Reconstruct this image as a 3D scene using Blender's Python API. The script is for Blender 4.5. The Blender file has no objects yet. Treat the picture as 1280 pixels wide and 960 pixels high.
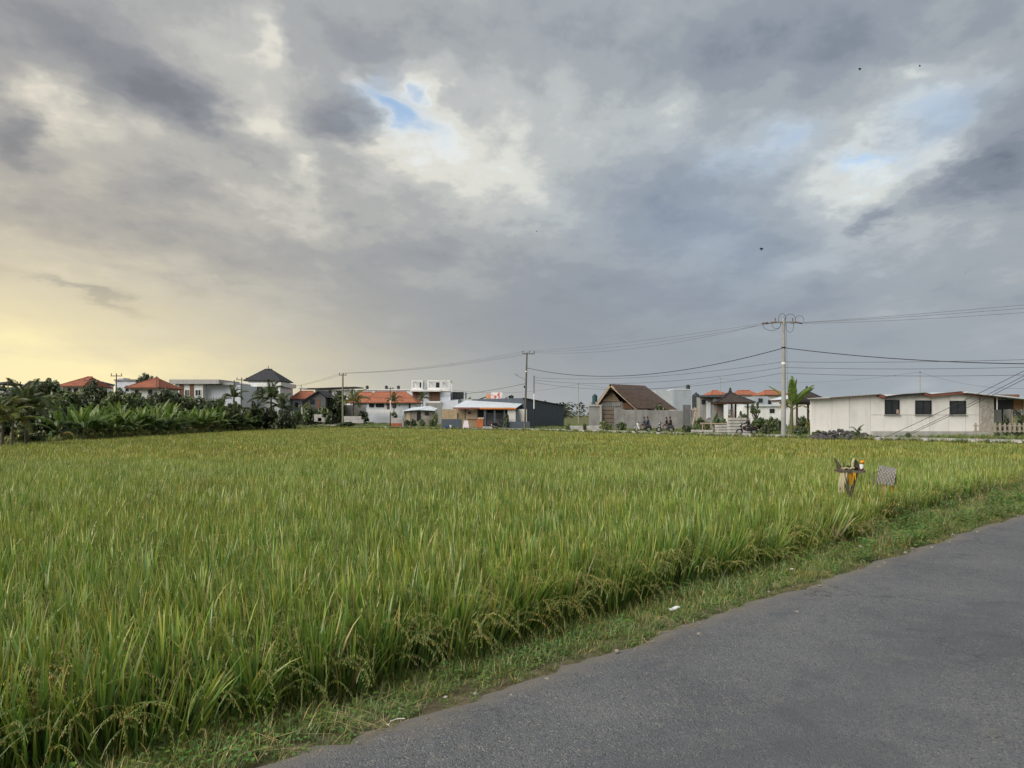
import bpy, math, random
import numpy as np
from mathutils import Vector, Matrix, Euler

random.seed(7); rng = np.random.default_rng(7)
scene = bpy.context.scene
COL = scene.collection
R = math.radians

# ------------------------------------------------------------------ camera
FPX, HZ, CAMZ = 888.0, 519.0, 1.70          # focal length and horizon row in photograph pixels, eye height
cam_d = bpy.data.cameras.new('camera'); cam = bpy.data.objects.new('camera', cam_d); COL.objects.link(cam)
cam_d.sensor_width = 36.0; cam_d.lens = FPX / 1280 * 36.0
cam_d.shift_y = (HZ - 480) / 1280.0
cam_d.clip_start = 0.05; cam_d.clip_end = 12000
cam.location = (0, 0, CAMZ); cam.rotation_euler = (R(90), 0, 0)
scene.camera = cam

def at(px, py, Y):
    return Vector(((px - 640) / FPX * Y, Y, CAMZ + (HZ - py) / FPX * Y))
def ax(px, Y): return (px - 640) / FPX * Y
def az(py, Y): return CAMZ + (HZ - py) / FPX * Y

# ------------------------------------------------------------------ exposure, sun
SUN_AZ, SUN_EL = -128.0, 40.0               # degrees, clockwise from +Y
EXPOSURE = 1.5
scene.view_settings.view_transform = 'Standard'; scene.view_settings.look = 'None'
scene.view_settings.gamma = 1.0; scene.view_settings.exposure = EXPOSURE
scene.view_settings.use_curve_mapping = False
sd = bpy.data.lights.new('sun', 'SUN'); so = bpy.data.objects.new('sun', sd); COL.objects.link(so)
sd.energy = 1.45; sd.angle = R(55); sd.color = (1.0, 0.95, 0.87)
a, e = R(SUN_AZ), R(SUN_EL)
sdir = Vector((math.sin(a) * math.cos(e), math.cos(a) * math.cos(e), math.sin(e)))
so.rotation_euler = sdir.to_track_quat('Z', 'Y').to_euler()
so.location = (-30, -10, 40)
scene.cycles.use_denoising = True; scene.cycles.use_adaptive_sampling = True; scene.cycles.adaptive_threshold = 0.02
scene.cycles.max_bounces = 4; scene.cycles.transparent_max_bounces = 8
scene.cycles.diffuse_bounces = 2; scene.cycles.glossy_bounces = 2; scene.cycles.transmission_bounces = 2
scene.cycles.caustics_reflective = False; scene.cycles.caustics_refractive = False
scene.cycles.sample_clamp_indirect = 6.0

# ------------------------------------------------------------------ world: Nishita sky under a broken cloud deck
class E:                                      # tiny expression helper over Math nodes
    def __init__(s, nt, v): s.nt = nt; s.v = v
    def _op(s, op, *o):
        n = s.nt.nodes.new('ShaderNodeMath'); n.operation = op
        for i, q in enumerate((s,) + o):
            if isinstance(q, E):
                if isinstance(q.v, (int, float)): n.inputs[i].default_value = q.v
                else: s.nt.links.new(q.v, n.inputs[i])
            else: n.inputs[i].default_value = q
        return E(s.nt, n.outputs[0])
    def __add__(s, o): return s._op('ADD', o)
    def __sub__(s, o): return s._op('SUBTRACT', o)
    def __mul__(s, o): return s._op('MULTIPLY', o)
    def __truediv__(s, o): return s._op('DIVIDE', o)
    def __pow__(s, o): return s._op('POWER', o)
    def atan2(s, o): return s._op('ARCTAN2', o)
    def asin(s): return s._op('ARCSINE')
    def exp(s): return s._op('EXPONENT')
    def max(s, o): return s._op('MAXIMUM', o)
    def min(s, o): return s._op('MINIMUM', o)
    def smooth(s, a_, b_):
        n = s.nt.nodes.new('ShaderNodeMapRange'); n.interpolation_type = 'SMOOTHSTEP'
        s.nt.links.new(s.v, n.inputs[0]); n.inputs[1].default_value = a_; n.inputs[2].default_value = b_
        return E(s.nt, n.outputs[0])

def mixc(nt, f, A, B):
    n = nt.nodes.new('ShaderNodeMix'); n.data_type = 'RGBA'; n.clamp_factor = True
    def put(i, q):
        if isinstance(q, E): q = q.v
        if isinstance(q, bpy.types.NodeSocket): nt.links.new(q, n.inputs[i])
        elif isinstance(q, (int, float)): n.inputs[i].default_value = q
        else: n.inputs[i].default_value = (*q[:3], 1)
    put(0, f); put(6, A); put(7, B)
    return n.outputs[2]

def lin(r, g, b):
    f = lambda c: (c / 255 / 12.92) if c <= 10 else ((c / 255 + 0.055) / 1.055) ** 2.4
    return (f(r), f(g), f(b))

BLOBS = [  # cloud deck in view: photograph pixel, half sizes, thickness, tilt
        # gaps down to blue
        (515, 130, 26, 30, -0.74, -30), (484, 92, 46, 15, -0.46, -22), (566, 100, 20, 10, -0.30),
        (1185, 122, 80, 40, -0.30), (950, 185, 46, 26, -0.32), (1105, 190, 70, 16, -0.32),
        # thin bright edges
        (548, 180, 44, 56, -0.42), (565, 110, 26, 40, -0.26), (300, 140, 28, 50, -0.27, -35), (340, 158, 50, 24, -0.24, -20), (460, 188, 50, 20, -0.36), (316, 18, 20, 30, -0.34, 25),
        (390, 232, 40, 18, -0.24, -15), (1085, 225, 110, 40, -0.30), (1215, 175, 36, 36, -0.26, 35), (60, 140, 50, 34, -0.42, -40), (15, 112, 40, 26, -0.20),
        (600, 330, 46, 26, -0.14, 20), (830, 130, 26, 44, -0.16), (205, 46, 26, 20, -0.16, 30), (610, 90, 60, 110, -0.20),
        (170, 215, 170, 44, -0.16), (1000, 330, 90, 40, -0.10), (1130, 78, 50, 12, -0.16), (700, 60, 40, 80, -0.10), (630, 220, 90, 80, -0.18),
        (1050, 300, 60, 24, -0.08), (340, 250, 110, 30, -0.12), (850, 180, 40, 20, -0.08),
        # heavy parts
        (110, 50, 210, 60, 0.42, -12), (225, 125, 80, 42, 0.42, -20), (430, 138, 62, 50, 0.48, -18), (26, 180, 36, 40, 0.46, -35),
        (450, 30, 100, 40, 0.30), (830, 80, 190, 74, 0.20), (1245, 212, 84, 36, 0.46, 18), (1125, 281, 34, 15, 0.40, 15),
        (1060, 40, 260, 50, 0.18), (830, 270, 150, 110, 0.14), (510, 320, 130, 50, 0.10), (640, 410, 260, 60, 0.14),
        (320, 290, 220, 30, 0.12, -18), (1130, 370, 180, 24, 0.10), (105, 376, 66, 6, 0.40, -14), (230, 340, 170, 16, 0.12, -14), (60, 290, 130, 30, 0.10),
]
def build_world():
    w = bpy.data.worlds.new('World'); scene.world = w; w.use_nodes = True
    nt = w.node_tree; nt.nodes.clear(); L = nt.links
    out = nt.nodes.new('ShaderNodeOutputWorld'); bg = nt.nodes.new('ShaderNodeBackground'); L.new(bg.outputs[0], out.inputs[0])
    bg.inputs[1].default_value = 0.1
    K = 10.0 / (2 ** EXPOSURE)                # cloud radiance is given as it shows at this exposure
    sky = nt.nodes.new('ShaderNodeTexSky'); sky.sky_type = 'NISHITA'; sky.sun_disc = False
    sky.sun_elevation = R(SUN_EL); sky.sun_rotation = R(SUN_AZ); sky.air_density = 1.2; sky.dust_density = 1.0
    tc = nt.nodes.new('ShaderNodeTexCoord'); sp = nt.nodes.new('ShaderNodeSeparateXYZ'); L.new(tc.outputs['Generated'], sp.inputs[0])
    x, y, z = (E(nt, sp.outputs[i]) for i in range(3))
    # cloud plane coordinates
    inv = E(nt, 1.0) / (z.max(0.0) + 0.22)
    cu, cv = x * inv, y * inv
    cb = nt.nodes.new('ShaderNodeCombineXYZ'); L.new(cu.v, cb.inputs[0]); L.new(cv.v, cb.inputs[1]); cb.inputs[2].default_value = 3.7
    def noise(scale, detail, rough, dist=0.0, off=(0, 0, 0), stretch=(1, 1, 1)):
        mp = nt.nodes.new('ShaderNodeMapping'); L.new(cb.outputs[0], mp.inputs[0]); mp.inputs[1].default_value = off
        mp.inputs[3].default_value = stretch; mp.inputs[2].default_value = (0, 0, R(-24))
        n = nt.nodes.new('ShaderNodeTexNoise'); L.new(mp.outputs[0], n.inputs['Vector'])
        n.inputs['Scale'].default_value = scale; n.inputs['Detail'].default_value = detail
        n.inputs['Roughness'].default_value = rough; n.inputs['Distortion'].default_value = dist
        return n
    warp = noise(2.0, 5, 0.6)
    ws = nt.nodes.new('ShaderNodeSeparateColor'); L.new(warp.outputs[1], ws.inputs[0])
    A0 = x.atan2(y) * 57.2958; L0 = z.asin() * 57.2958
    low = L0.smooth(2.0, 17.0)                # ragged only where the clouds are near
    A1 = A0 + (E(nt, ws.outputs[0]) - 0.5) * (low * 15.0 + 5.0)
    L1 = L0 + (E(nt, ws.outputs[1]) - 0.5) * (low * 12.0 + 1.5)
    ae = nt.nodes.new('ShaderNodeCombineXYZ'); L.new(A1.v, ae.inputs[0]); L.new(L1.v, ae.inputs[1])
    def ang(px, py):
        u = (px - 640) / FPX; v = (HZ - py) / FPX
        return math.degrees(math.atan(u)), math.degrees(math.atan(v / math.sqrt(1 + u * u)))
    def blobs(lst):
        tot = E(nt, 0.0)
        for (px, py, rx, ry, amp, *rot) in lst:
            a0, e0 = ang(px, py)
            wx = (ang(px + rx, py)[0] - ang(px - rx, py)[0]) / 2
            wy = (ang(px, py - ry)[1] - ang(px, py + ry)[1]) / 2
            mp = nt.nodes.new('ShaderNodeMapping'); mp.vector_type = 'TEXTURE'; L.new(ae.outputs[0], mp.inputs[0])
            mp.inputs[1].default_value = (a0, e0, 0); mp.inputs[2].default_value = (0, 0, R(rot[0]) if rot else 0); mp.inputs[3].default_value = (wx, wy, 1)
            dt = nt.nodes.new('ShaderNodeVectorMath'); dt.operation = 'DOT_PRODUCT'
            L.new(mp.outputs[0], dt.inputs[0]); L.new(mp.outputs[0], dt.inputs[1])
            g = E(nt, 0.36788) ** E(nt, dt.outputs['Value'])
            tot = g._op('MULTIPLY_ADD', amp, tot)
        return tot
    n1 = E(nt, noise(1.3, 3, 0.5, 0.0, (0.3, 1.7, 0)).outputs[0])
    n2 = E(nt, noise(3.2, 6, 0.58, 0.0, (5.1, 0.2, 0), (1, 0.75, 1)).outputs[0])
    n3 = E(nt, noise(8.0, 6, 0.62, 0.0, (9.1, 2.2, 0), (1, 0.8, 1)).outputs[0])
    shape = blobs(BLOBS)
    D = shape * 0.86 + 0.455 + (n1 - 0.5) * (low * 0.50 + 0.22) + (n2 - 0.5) * (low * 0.56 + 0.24) + (n3 - 0.5) * (low * 0.36 + 0.05)
    rp = nt.nodes.new('ShaderNodeValToRGB'); L.new(D.v, rp.inputs[0]); cr = rp.color_ramp; cr.interpolation = 'EASE'
    stops = [(-0.0, lin(250, 245, 232)), (0.15, lin(226, 222, 211)), (0.32, lin(192, 192, 189)), (0.47, lin(170, 172, 173)),
             (0.60, lin(155, 158, 163)), (0.80, lin(136, 141, 149)), (1.0, lin(116, 122, 132))]
    cr.elements[0].position = stops[0][0]; cr.elements[0].color = (*stops[0][1], 1)
    cr.elements[1].position = stops[-1][0]; cr.elements[1].color = (*stops[-1][1], 1)
    for p, c in stops[1:-1]:
        q = cr.elements.new(p); q.color = (*c, 1)
    col = rp.outputs[0]
    # low sun behind the cloud on the left warms the thin cloud; the rest stays cool
    da = (A0 + 50.0)
    warm_hi = ((da * da) * (-1 / 1250.0)).exp() * ((L0 * L0) * (-1 / 330.0)).exp()
    cool = (A0 - 25.0); cool = ((cool * cool) * (-1 / 1300.0)).exp()
    col = mixc(nt, warm_hi * 0.9, col, mixc(nt, D.smooth(0.2, 0.9), lin(250, 232, 192), lin(178, 169, 156)))
    tint = nt.nodes.new('ShaderNodeMix'); tint.data_type = 'RGBA'; tint.blend_type = 'MULTIPLY'
    L.new(cool.v, tint.inputs[0]); L.new(col, tint.inputs[6]); tint.inputs[7].default_value = (0.91, 0.99, 1.07, 1); col = tint.outputs[2]
    hz_ = ((L0 - 5.5) * (L0 - 5.5) * (-1 / 40.0)).exp() * ((A0 - 8.0) * (A0 - 8.0) * (-1 / 520.0)).exp()
    col = mixc(nt, hz_ * 0.55, col, lin(139, 148, 159))
    streak = (n2 - 0.5) * 1.7 + (n1 - 0.5) * 0.9 + 1.0
    glow = ((da * da) * (-1 / 800.0)).exp() * (((L0 - 1.0) * (L0 - 1.0)) * (-1 / 38.0)).exp() * 1.5
    col = mixc(nt, glow * streak, col, lin(255, 240, 188))
    veil = blobs([(1185, 128, 62, 40, .62), (950, 184, 46, 26, .55), (1100, 190, 66, 14, .55), (850, 262, 130, 90, .30), (515, 125, 44, 40, .55), (480, 90, 40, 16, .5), (960, 330, 140, 60, .16)])
    col = mixc(nt, veil * (D.smooth(0.0, 0.75) * -0.55 + 1.0), col, lin(150, 180, 216))
    # scale to radiance
    sc_ = nt.nodes.new('ShaderNodeMix'); sc_.data_type = 'RGBA'; sc_.blend_type = 'MULTIPLY'; sc_.inputs[0].default_value = 1
    L.new(col, sc_.inputs[6]); sc_.inputs[7].default_value = (K, K, K, 1)
    # blue sky through the gaps
    ns = nt.nodes.new('ShaderNodeMix'); ns.data_type = 'RGBA'; ns.blend_type = 'MULTIPLY'; ns.inputs[0].default_value = 1
    L.new(sky.outputs[0], ns.inputs[6]); ns.inputs[7].default_value = (0.72, 0.72, 0.70, 1)
    hole = (D.smooth(-0.30, 0.18) * -1.0 + 1.0) * L0.smooth(6.0, 14.0)
    fin = mixc(nt, hole * 0.85, sc_.outputs[2], ns.outputs[2])
    L.new(fin, bg.inputs[0])
    w.cycles.sampling_method = 'NONE'    # the deck is even enough to be found by the bounces
build_world()

# ================================================================== helpers
MATS = {}
def mat(name, c, rough=0.85, var=0.18, scale=2.0, c2=None, bump=0.0, bscale=30.0, metal=0.0, spec=0.3, stretch=(1, 1, 1), dirt=0.0):
    """procedural principled material; colour varies with world-space noise"""
    if name in MATS: return MATS[name]
    m = bpy.data.materials.new(name); m.use_nodes = True; nt = m.node_tree; L = nt.links
    b = nt.nodes['Principled BSDF']; b.inputs['Roughness'].default_value = rough; b.inputs['Metallic'].default_value = metal
    b.inputs['Specular IOR Level'].default_value = spec
    g = nt.nodes.new('ShaderNodeNewGeometry'); mp = nt.nodes.new('ShaderNodeMapping'); L.new(g.outputs['Position'], mp.inputs[0])
    mp.inputs[3].default_value = stretch
    n = nt.nodes.new('ShaderNodeTexNoise'); L.new(mp.outputs[0], n.inputs['Vector']); n.inputs['Scale'].default_value = scale
    n.inputs['Detail'].default_value = 5; n.inputs['Roughness'].default_value = 0.62
    mr = nt.nodes.new('ShaderNodeMapRange'); L.new(n.outputs[0], mr.inputs[0]); mr.inputs[1].default_value = 0.3; mr.inputs[2].default_value = 0.7
    lo = tuple(v * (1 - var) for v in c) if c2 is None else c2
    hi = tuple(min(1, v * (1 + var)) for v in c) if c2 is None else c
    col = mixc(nt, mr.outputs[0], lo, hi)
    if dirt:                                   # streaks and blotches of grime
        mp2 = nt.nodes.new('ShaderNodeMapping'); L.new(g.outputs['Position'], mp2.inputs[0]); mp2.inputs[3].default_value = (1, 1, 0.22)
        n2 = nt.nodes.new('ShaderNodeTexNoise'); L.new(mp2.outputs[0], n2.inputs['Vector']); n2.inputs['Scale'].default_value = 1.6; n2.inputs['Detail'].default_value = 7
        m2 = nt.nodes.new('ShaderNodeMapRange'); L.new(n2.outputs[0], m2.inputs[0]); m2.inputs[1].default_value = 0.48; m2.inputs[2].default_value = 0.75; m2.inputs[4].default_value = dirt
        col = mixc(nt, m2.outputs[0], col, tuple(v * 0.35 for v in (c[0], c[1] * 0.96, c[2] * 0.9)))
    L.new(col, b.inputs['Base Color'])
    if bump:
        n3 = nt.nodes.new('ShaderNodeTexNoise'); L.new(g.outputs['Position'], n3.inputs['Vector']); n3.inputs['Scale'].default_value = bscale; n3.inputs['Detail'].default_value = 4
        bp = nt.nodes.new('ShaderNodeBump'); bp.inputs['Strength'].default_value = bump; bp.inputs['Distance'].default_value = 0.02
        L.new(n3.outputs[0], bp.inputs['Height']); L.new(bp.outputs[0], b.inputs['Normal'])
    MATS[name] = m
    return m

def leafmat(name, attr=True, tint=(1, 1, 1), trans=0.35, patch=None, pscale=0.12, c=None, gloss=0.05):
    """leaf: diffuse + translucent + a little gloss; colour from the mesh's point colours times slow world noise"""
    m = bpy.data.materials.new(name); m.use_nodes = True; nt = m.node_tree; L = nt.links; nt.nodes.clear()
    o = nt.nodes.new('ShaderNodeOutputMaterial')
    if attr:
        at_ = nt.nodes.new('ShaderNodeAttribute'); at_.attribute_name = 'col'; col = at_.outputs['Color']
    else:
        rgb = nt.nodes.new('ShaderNodeRGB'); rgb.outputs[0].default_value = (*c, 1); col = rgb.outputs[0]
    g = nt.nodes.new('ShaderNodeNewGeometry')
    oi = nt.nodes.new('ShaderNodeObjectInfo')
    mul = nt.nodes.new('ShaderNodeMix'); mul.data_type = 'RGBA'; mul.blend_type = 'MULTIPLY'; mul.inputs[0].default_value = 1
    L.new(col, mul.inputs[6])
    rp = nt.nodes.new('ShaderNodeMapRange'); L.new(oi.outputs['Random'], rp.inputs[0]); rp.inputs[3].default_value = 0.80; rp.inputs[4].default_value = 1.20
    cmb = nt.nodes.new('ShaderNodeCombineColor')
    for i in range(3):
        mm = nt.nodes.new('ShaderNodeMath'); mm.operation = 'MULTIPLY'; L.new(rp.outputs[0], mm.inputs[0]); mm.inputs[1].default_value = tint[i]; L.new(mm.outputs[0], cmb.inputs[i])
    L.new(cmb.outputs[0], mul.inputs[7]); col = mul.outputs[2]
    if patch:
        n = nt.nodes.new('ShaderNodeTexNoise'); L.new(g.outputs['Position'], n.inputs['Vector']); n.inputs['Scale'].default_value = pscale
        n.inputs['Detail'].default_value = 5; n.inputs['Roughness'].default_value = 0.6
        mr = nt.nodes.new('ShaderNodeMapRange'); L.new(n.outputs[0], mr.inputs[0]); mr.inputs[1].default_value = 0.42; mr.inputs[2].default_value = 0.66
        mu = nt.nodes.new('ShaderNodeMix'); mu.data_type = 'RGBA'; mu.blend_type = 'MULTIPLY'; L.new(mr.outputs[0], mu.inputs[0])
        L.new(col, mu.inputs[6]); mu.inputs[7].default_value = (*patch, 1); col = mu.outputs[2]
    d = nt.nodes.new('ShaderNodeBsdfDiffuse'); t = nt.nodes.new('ShaderNodeBsdfTranslucent'); gl = nt.nodes.new('ShaderNodeBsdfGlossy')
    gl.inputs['Roughness'].default_value = 0.45; gl.inputs['Color'].default_value = (1, 1, 1, 1)
    L.new(col, d.inputs[0]); L.new(col, t.inputs[0])
    a_ = nt.nodes.new('ShaderNodeMixShader'); a_.inputs[0].default_value = trans; L.new(d.outputs[0], a_.inputs[1]); L.new(t.outputs[0], a_.inputs[2])
    b_ = nt.nodes.new('ShaderNodeMixShader'); b_.inputs[0].default_value = gloss; L.new(a_.outputs[0], b_.inputs[1]); L.new(gl.outputs[0], b_.inputs[2])
    L.new(b_.outputs[0], o.inputs[0])
    return m

def tag(o, label=None, cat=None, group=None, kind=None):
    if label: o['label'] = label
    if cat: o['category'] = cat
    if group: o['group'] = group
    if kind: o['kind'] = kind
    elif cat: o['kind'] = 'thing'
    return o
def empty(name, loc, rz=0.0, label=None, cat=None, group=None):
    o = bpy.data.objects.new(name, None); COL.objects.link(o); o.location = loc; o.rotation_euler = (0, 0, rz)
    o.empty_display_size = 0.2
    return tag(o, label, cat, group)
def link_mesh(name, me, parent=None):
    o = bpy.data.objects.new(name, me); COL.objects.link(o)
    if parent is not None: o.parent = parent
    return o
def copy_tree(o, parent=None, suffix=None):
    c = o.copy(); COL.objects.link(c)
    if parent is not None: c.parent = parent
    for ch in list(o.children): copy_tree(ch, c)
    return c

class MB:
    """collects simple shapes (in the local space of the thing) into one mesh"""
    def __init__(s): s.v = []; s.f = []; s.mi = []; s.cur = 0
    def add(s, vs, fs):
        k = len(s.v); s.v += [tuple(q) for q in vs]; s.f += [tuple(i + k for i in q) for q in fs]; s.mi += [s.cur] * len(fs); return s
    def box(s, x0, x1, y0, y1, z0, z1):
        x0, x1 = min(x0, x1), max(x0, x1); y0, y1 = min(y0, y1), max(y0, y1); z0, z1 = min(z0, z1), max(z0, z1)
        return s.add([(x0, y0, z0), (x1, y0, z0), (x1, y1, z0), (x0, y1, z0), (x0, y0, z1), (x1, y0, z1), (x1, y1, z1), (x0, y1, z1)],
                     [(0, 3, 2, 1), (4, 5, 6, 7), (0, 1, 5, 4), (1, 2, 6, 5), (2, 3, 7, 6), (3, 0, 4, 7)])
    def slab(s, quad, th):
        """quad (4 points, top face) thickened downwards along its normal"""
        q = [Vector(p) for p in quad]; n = (q[1] - q[0]).cross(q[2] - q[0]).normalized()
        if n.z < 0: n = -n
        b = [p - n * th for p in q]
        m = len(q); vs = q + b
        fs = [tuple(range(m)), tuple(reversed(range(m, 2 * m)))] + [(i, i + m, (i + 1) % m + m, (i + 1) % m) for i in range(m)]
        return s.add(vs, fs)
    def prism(s, poly, axis, t0, t1):
        """poly of 2D points extruded along axis 'x','y' or 'z' from t0 to t1"""
        def P(p, t): return (t, p[0], p[1]) if axis == 'x' else (p[0], t, p[1]) if axis == 'y' else (p[0], p[1], t)
        m = len(poly)
        return s.add([P(p, t0) for p in poly] + [P(p, t1) for p in poly],
                     [tuple(range(m)), tuple(reversed(range(m, 2 * m)))] + [(i, i + m, (i + 1) % m + m, (i + 1) % m) for i in range(m)])
    def tube(s, pts, radii, n=8, cap=True):
        pts = [Vector(p) for p in pts]
        if isinstance(radii, (int, float)): radii = [radii] * len(pts)
        k = len(s.v); vs = []; prev = None
        for i, p in enumerate(pts):
            d = (pts[min(i + 1, len(pts) - 1)] - pts[max(i - 1, 0)]).normalized()
            if prev is None: u = d.orthogonal().normalized()
            else: u = (prev - d * prev.dot(d)); u = u.normalized() if u.length > 1e-6 else d.orthogonal().normalized()
            prev = u; w = d.cross(u)
            for j in range(n):
                t = 2 * math.pi * j / n
                vs.append(p + (u * math.cos(t) + w * math.sin(t)) * radii[i])
        fs = [(i * n + j, i * n + (j + 1) % n, (i + 1) * n + (j + 1) % n, (i + 1) * n + j) for i in range(len(pts) - 1) for j in range(n)]
        if cap: fs += [tuple(reversed(range(n))), tuple(range((len(pts) - 1) * n, len(pts) * n))]
        return s.add(vs, fs)
    def lathe(s, prof, n=14, c=(0, 0, 0), cap=True):
        vs = [(c[0] + r * math.cos(2 * math.pi * j / n), c[1] + r * math.sin(2 * math.pi * j / n), c[2] + z) for r, z in prof for j in range(n)]
        fs = [(i * n + j, i * n + (j + 1) % n, (i + 1) * n + (j + 1) % n, (i + 1) * n + j) for i in range(len(prof) - 1) for j in range(n)]
        if cap: fs += [tuple(reversed(range(n))), tuple(range((len(prof) - 1) * n, len(prof) * n))]
        return s.add(vs, fs)
    def ell(s, c, r, n=10, m=6, jit=0.0):
        vs = []; fs = []
        for i in range(m + 1):
            t = math.pi * i / m
            for j in range(n):
                a_ = 2 * math.pi * j / n; q = 1 + random.uniform(-jit, jit)
                vs.append((c[0] + r[0] * math.sin(t) * math.cos(a_) * q, c[1] + r[1] * math.sin(t) * math.sin(a_) * q, c[2] + r[2] * math.cos(t) * q))
        for i in range(m):
            for j in range(n):
                fs.append((i * n + j, (i + 1) * n + j, (i + 1) * n + (j + 1) % n, i * n + (j + 1) % n))
        return s.add(vs, fs)
    def mesh(s, name, mats, smooth=False, bevel=0.0):
        me = bpy.data.meshes.new(name); me.from_pydata(s.v, [], s.f)
        mats = mats if isinstance(mats, (list, tuple)) else [mats]
        for m in mats: me.materials.append(m)
        if len(mats) > 1: me.polygons.foreach_set('material_index', s.mi)
        if smooth: me.shade_smooth()
        me.update(); return me
    def build(s, name, mats, parent=None, smooth=False, world=False, bevel=0.0):
        if world and parent is not None:
            l = parent.location; s.v = [(x - l.x, y - l.y, z - l.z) for x, y, z in s.v]
        o = link_mesh(name, s.mesh(name, mats, smooth), parent)
        if bevel:
            bv = o.modifiers.new('bevel', 'BEVEL'); bv.width = bevel; bv.segments = 2; bv.limit_method = 'ANGLE'
        return o

def colmesh(name, V, F, C, m):
    me = bpy.data.meshes.new(name); V = np.asarray(V, dtype=np.float32)
    me.from_pydata(V.tolist(), [], F)
    at_ = me.color_attributes.new('col', 'FLOAT_COLOR', 'POINT')
    Cc = np.ones((len(V), 4), dtype=np.float32); Cc[:, :3] = np.asarray(C); at_.data.foreach_set('color', Cc.ravel())
    me.materials.append(m); me.update(); return me

# ---- scatter one kind of stuff with geometry nodes: points carry rot / scl / idx
def scatter(name, P, rot, scl, idx, protos, label, cat=None):
    me = bpy.data.meshes.new(name); me.vertices.add(len(P)); me.vertices.foreach_set('co', np.asarray(P, dtype=np.float32).ravel())
    at_ = me.attributes.new('rot', 'FLOAT_VECTOR', 'POINT'); at_.data.foreach_set('vector', np.asarray(rot, dtype=np.float32).ravel())
    at_ = me.attributes.new('scl', 'FLOAT', 'POINT'); at_.data.foreach_set('value', np.asarray(scl, dtype=np.float32))
    at_ = me.attributes.new('idx', 'INT', 'POINT'); at_.data.foreach_set('value', np.asarray(idx, dtype=np.int32))
    me.update()
    o = link_mesh(name, me)
    coll = bpy.data.collections.new(name + '_pieces')
    for i, pm in enumerate(protos):
        po = bpy.data.objects.new(f'{name}_{i:02d}', pm); coll.objects.link(po)
    ng = bpy.data.node_groups.new(name, 'GeometryNodeTree')
    ng.interface.new_socket('Geometry', in_out='INPUT', socket_type='NodeSocketGeometry')
    ng.interface.new_socket('Geometry', in_out='OUTPUT', socket_type='NodeSocketGeometry')
    N = ng.nodes; gi = N.new('NodeGroupInput'); go = N.new('NodeGroupOutput')
    ci = N.new('GeometryNodeCollectionInfo'); ci.inputs['Collection'].default_value = coll
    ci.inputs['Separate Children'].default_value = True; ci.inputs['Reset Children'].default_value = True
    ip = N.new('GeometryNodeInstanceOnPoints'); ip.inputs['Pick Instance'].default_value = True
    def na(nm, ty):
        q = N.new('GeometryNodeInputNamedAttribute'); q.data_type = ty; q.inputs['Name'].default_value = nm; return q.outputs['Attribute']
    ng.links.new(gi.outputs[0], ip.inputs['Points']); ng.links.new(ci.outputs[0], ip.inputs['Instance'])
    ng.links.new(na('idx', 'INT'), ip.inputs['Instance Index'])
    er = N.new('FunctionNodeEulerToRotation'); ng.links.new(na('rot', 'FLOAT_VECTOR'), er.inputs[0])
    ng.links.new(er.outputs[0], ip.inputs['Rotation']); ng.links.new(na('scl', 'FLOAT'), ip.inputs['Scale'])
    ng.links.new(ip.outputs[0], go.inputs[0])
    md = o.modifiers.new('scatter', 'NODES'); md.node_group = ng
    return tag(o, label, cat, kind='stuff')

# ================================================================== the land
ROAD_L = np.array([(-40, -33.2), (-20, -14.1), (-9, -3.7), (-4.2, 0.75), (-1.95, 2.8), (-1.18, 3.49), (-.61, 3.89), (-.13, 4.42), (.44, 4.87), (1.11, 5.45), (2.05, 6.34), (3.35, 7.44), (4.20, 8.16), (5.81, 9.62), (8.92, 12.3), (15, 17.0), (30, 27.0), (60, 44.5)])
RICE_R = np.array([(-45, -32), (-20, -10), (-7, 1.0), (-4.0, 2.95), (-2.2, 3.95), (-1.52, 4.5), (-.57, 5.42), (0.0, 6.1), (1.65, 7.8), (2.95, 8.95), (3.95, 10.1), (5.6, 12.2), (8.6, 15.6), (15.0, 21.4), (30, 31), (44, 38.5)])
_n = np.array([(.68, -.73)] * 16); RICE_R[3:14] += _n[3:14] * np.array([.20, .24, .26, .28, .30, .32, .40, .50, .70, .95, .9])[:, None]
FAR_N = np.array([(44, 39), (35, 47.5), (23, 60.5), (14.5, 72.5), (2.2, 89.5), (-17, 105), (-26, 111.5), (-31, 112)])       # far edge of the paddy
FIELD = np.concatenate([RICE_R, FAR_N, np.array([(-34.5, 100), (-34.5, 47), (-36, 20), (-45, -20)])])
FROAD = np.array([(62, 24), (48, 40.5), (37, 51.5), (25.5, 64.5), (17, 76), (5, 93), (-14, 109), (-25, 117), (-32, 126), (-42, 147), (-62, 178), (-90, 215)])   # centre of the far lane

def seg_dist(P, A):
    P = np.asarray(P, float); d = np.full(len(P), 1e9)
    for a_, b_ in zip(A[:-1], A[1:]):
        ab = b_ - a_; t = np.clip(((P - a_) @ ab) / (ab @ ab), 0, 1)
        d = np.minimum(d, np.hypot(*(P - (a_ + t[:, None] * ab)).T))
    return d
def inside(P, poly):
    P = np.asarray(P, float); x, y = P[:, 0], P[:, 1]; r = np.zeros(len(P), bool); n = len(poly)
    for i in range(n):
        (x0, y0), (x1, y1) = poly[i], poly[(i + 1) % n]
        c = ((y0 > y) != (y1 > y)) & (x < (x1 - x0) * (y - y0) / (y1 - y0 + 1e-12) + x0); r ^= c
    return r
def sdist(P, poly):                      # positive inside
    d = seg_dist(P, np.concatenate([poly, poly[:1]])); return np.where(inside(P, poly), d, -d)
def sst(x, a_, b_):
    t = np.clip((x - a_) / (b_ - a_), 0, 1); return t * t * (3 - 2 * t)
BUND = np.array([(7.5, 20.2), (14, 23.5), (24, 30), (40, 38)])            # low bank across the right of the paddy
BUND2 = np.array([(-34, 88), (-20, 91), (-8, 92)])
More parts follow.
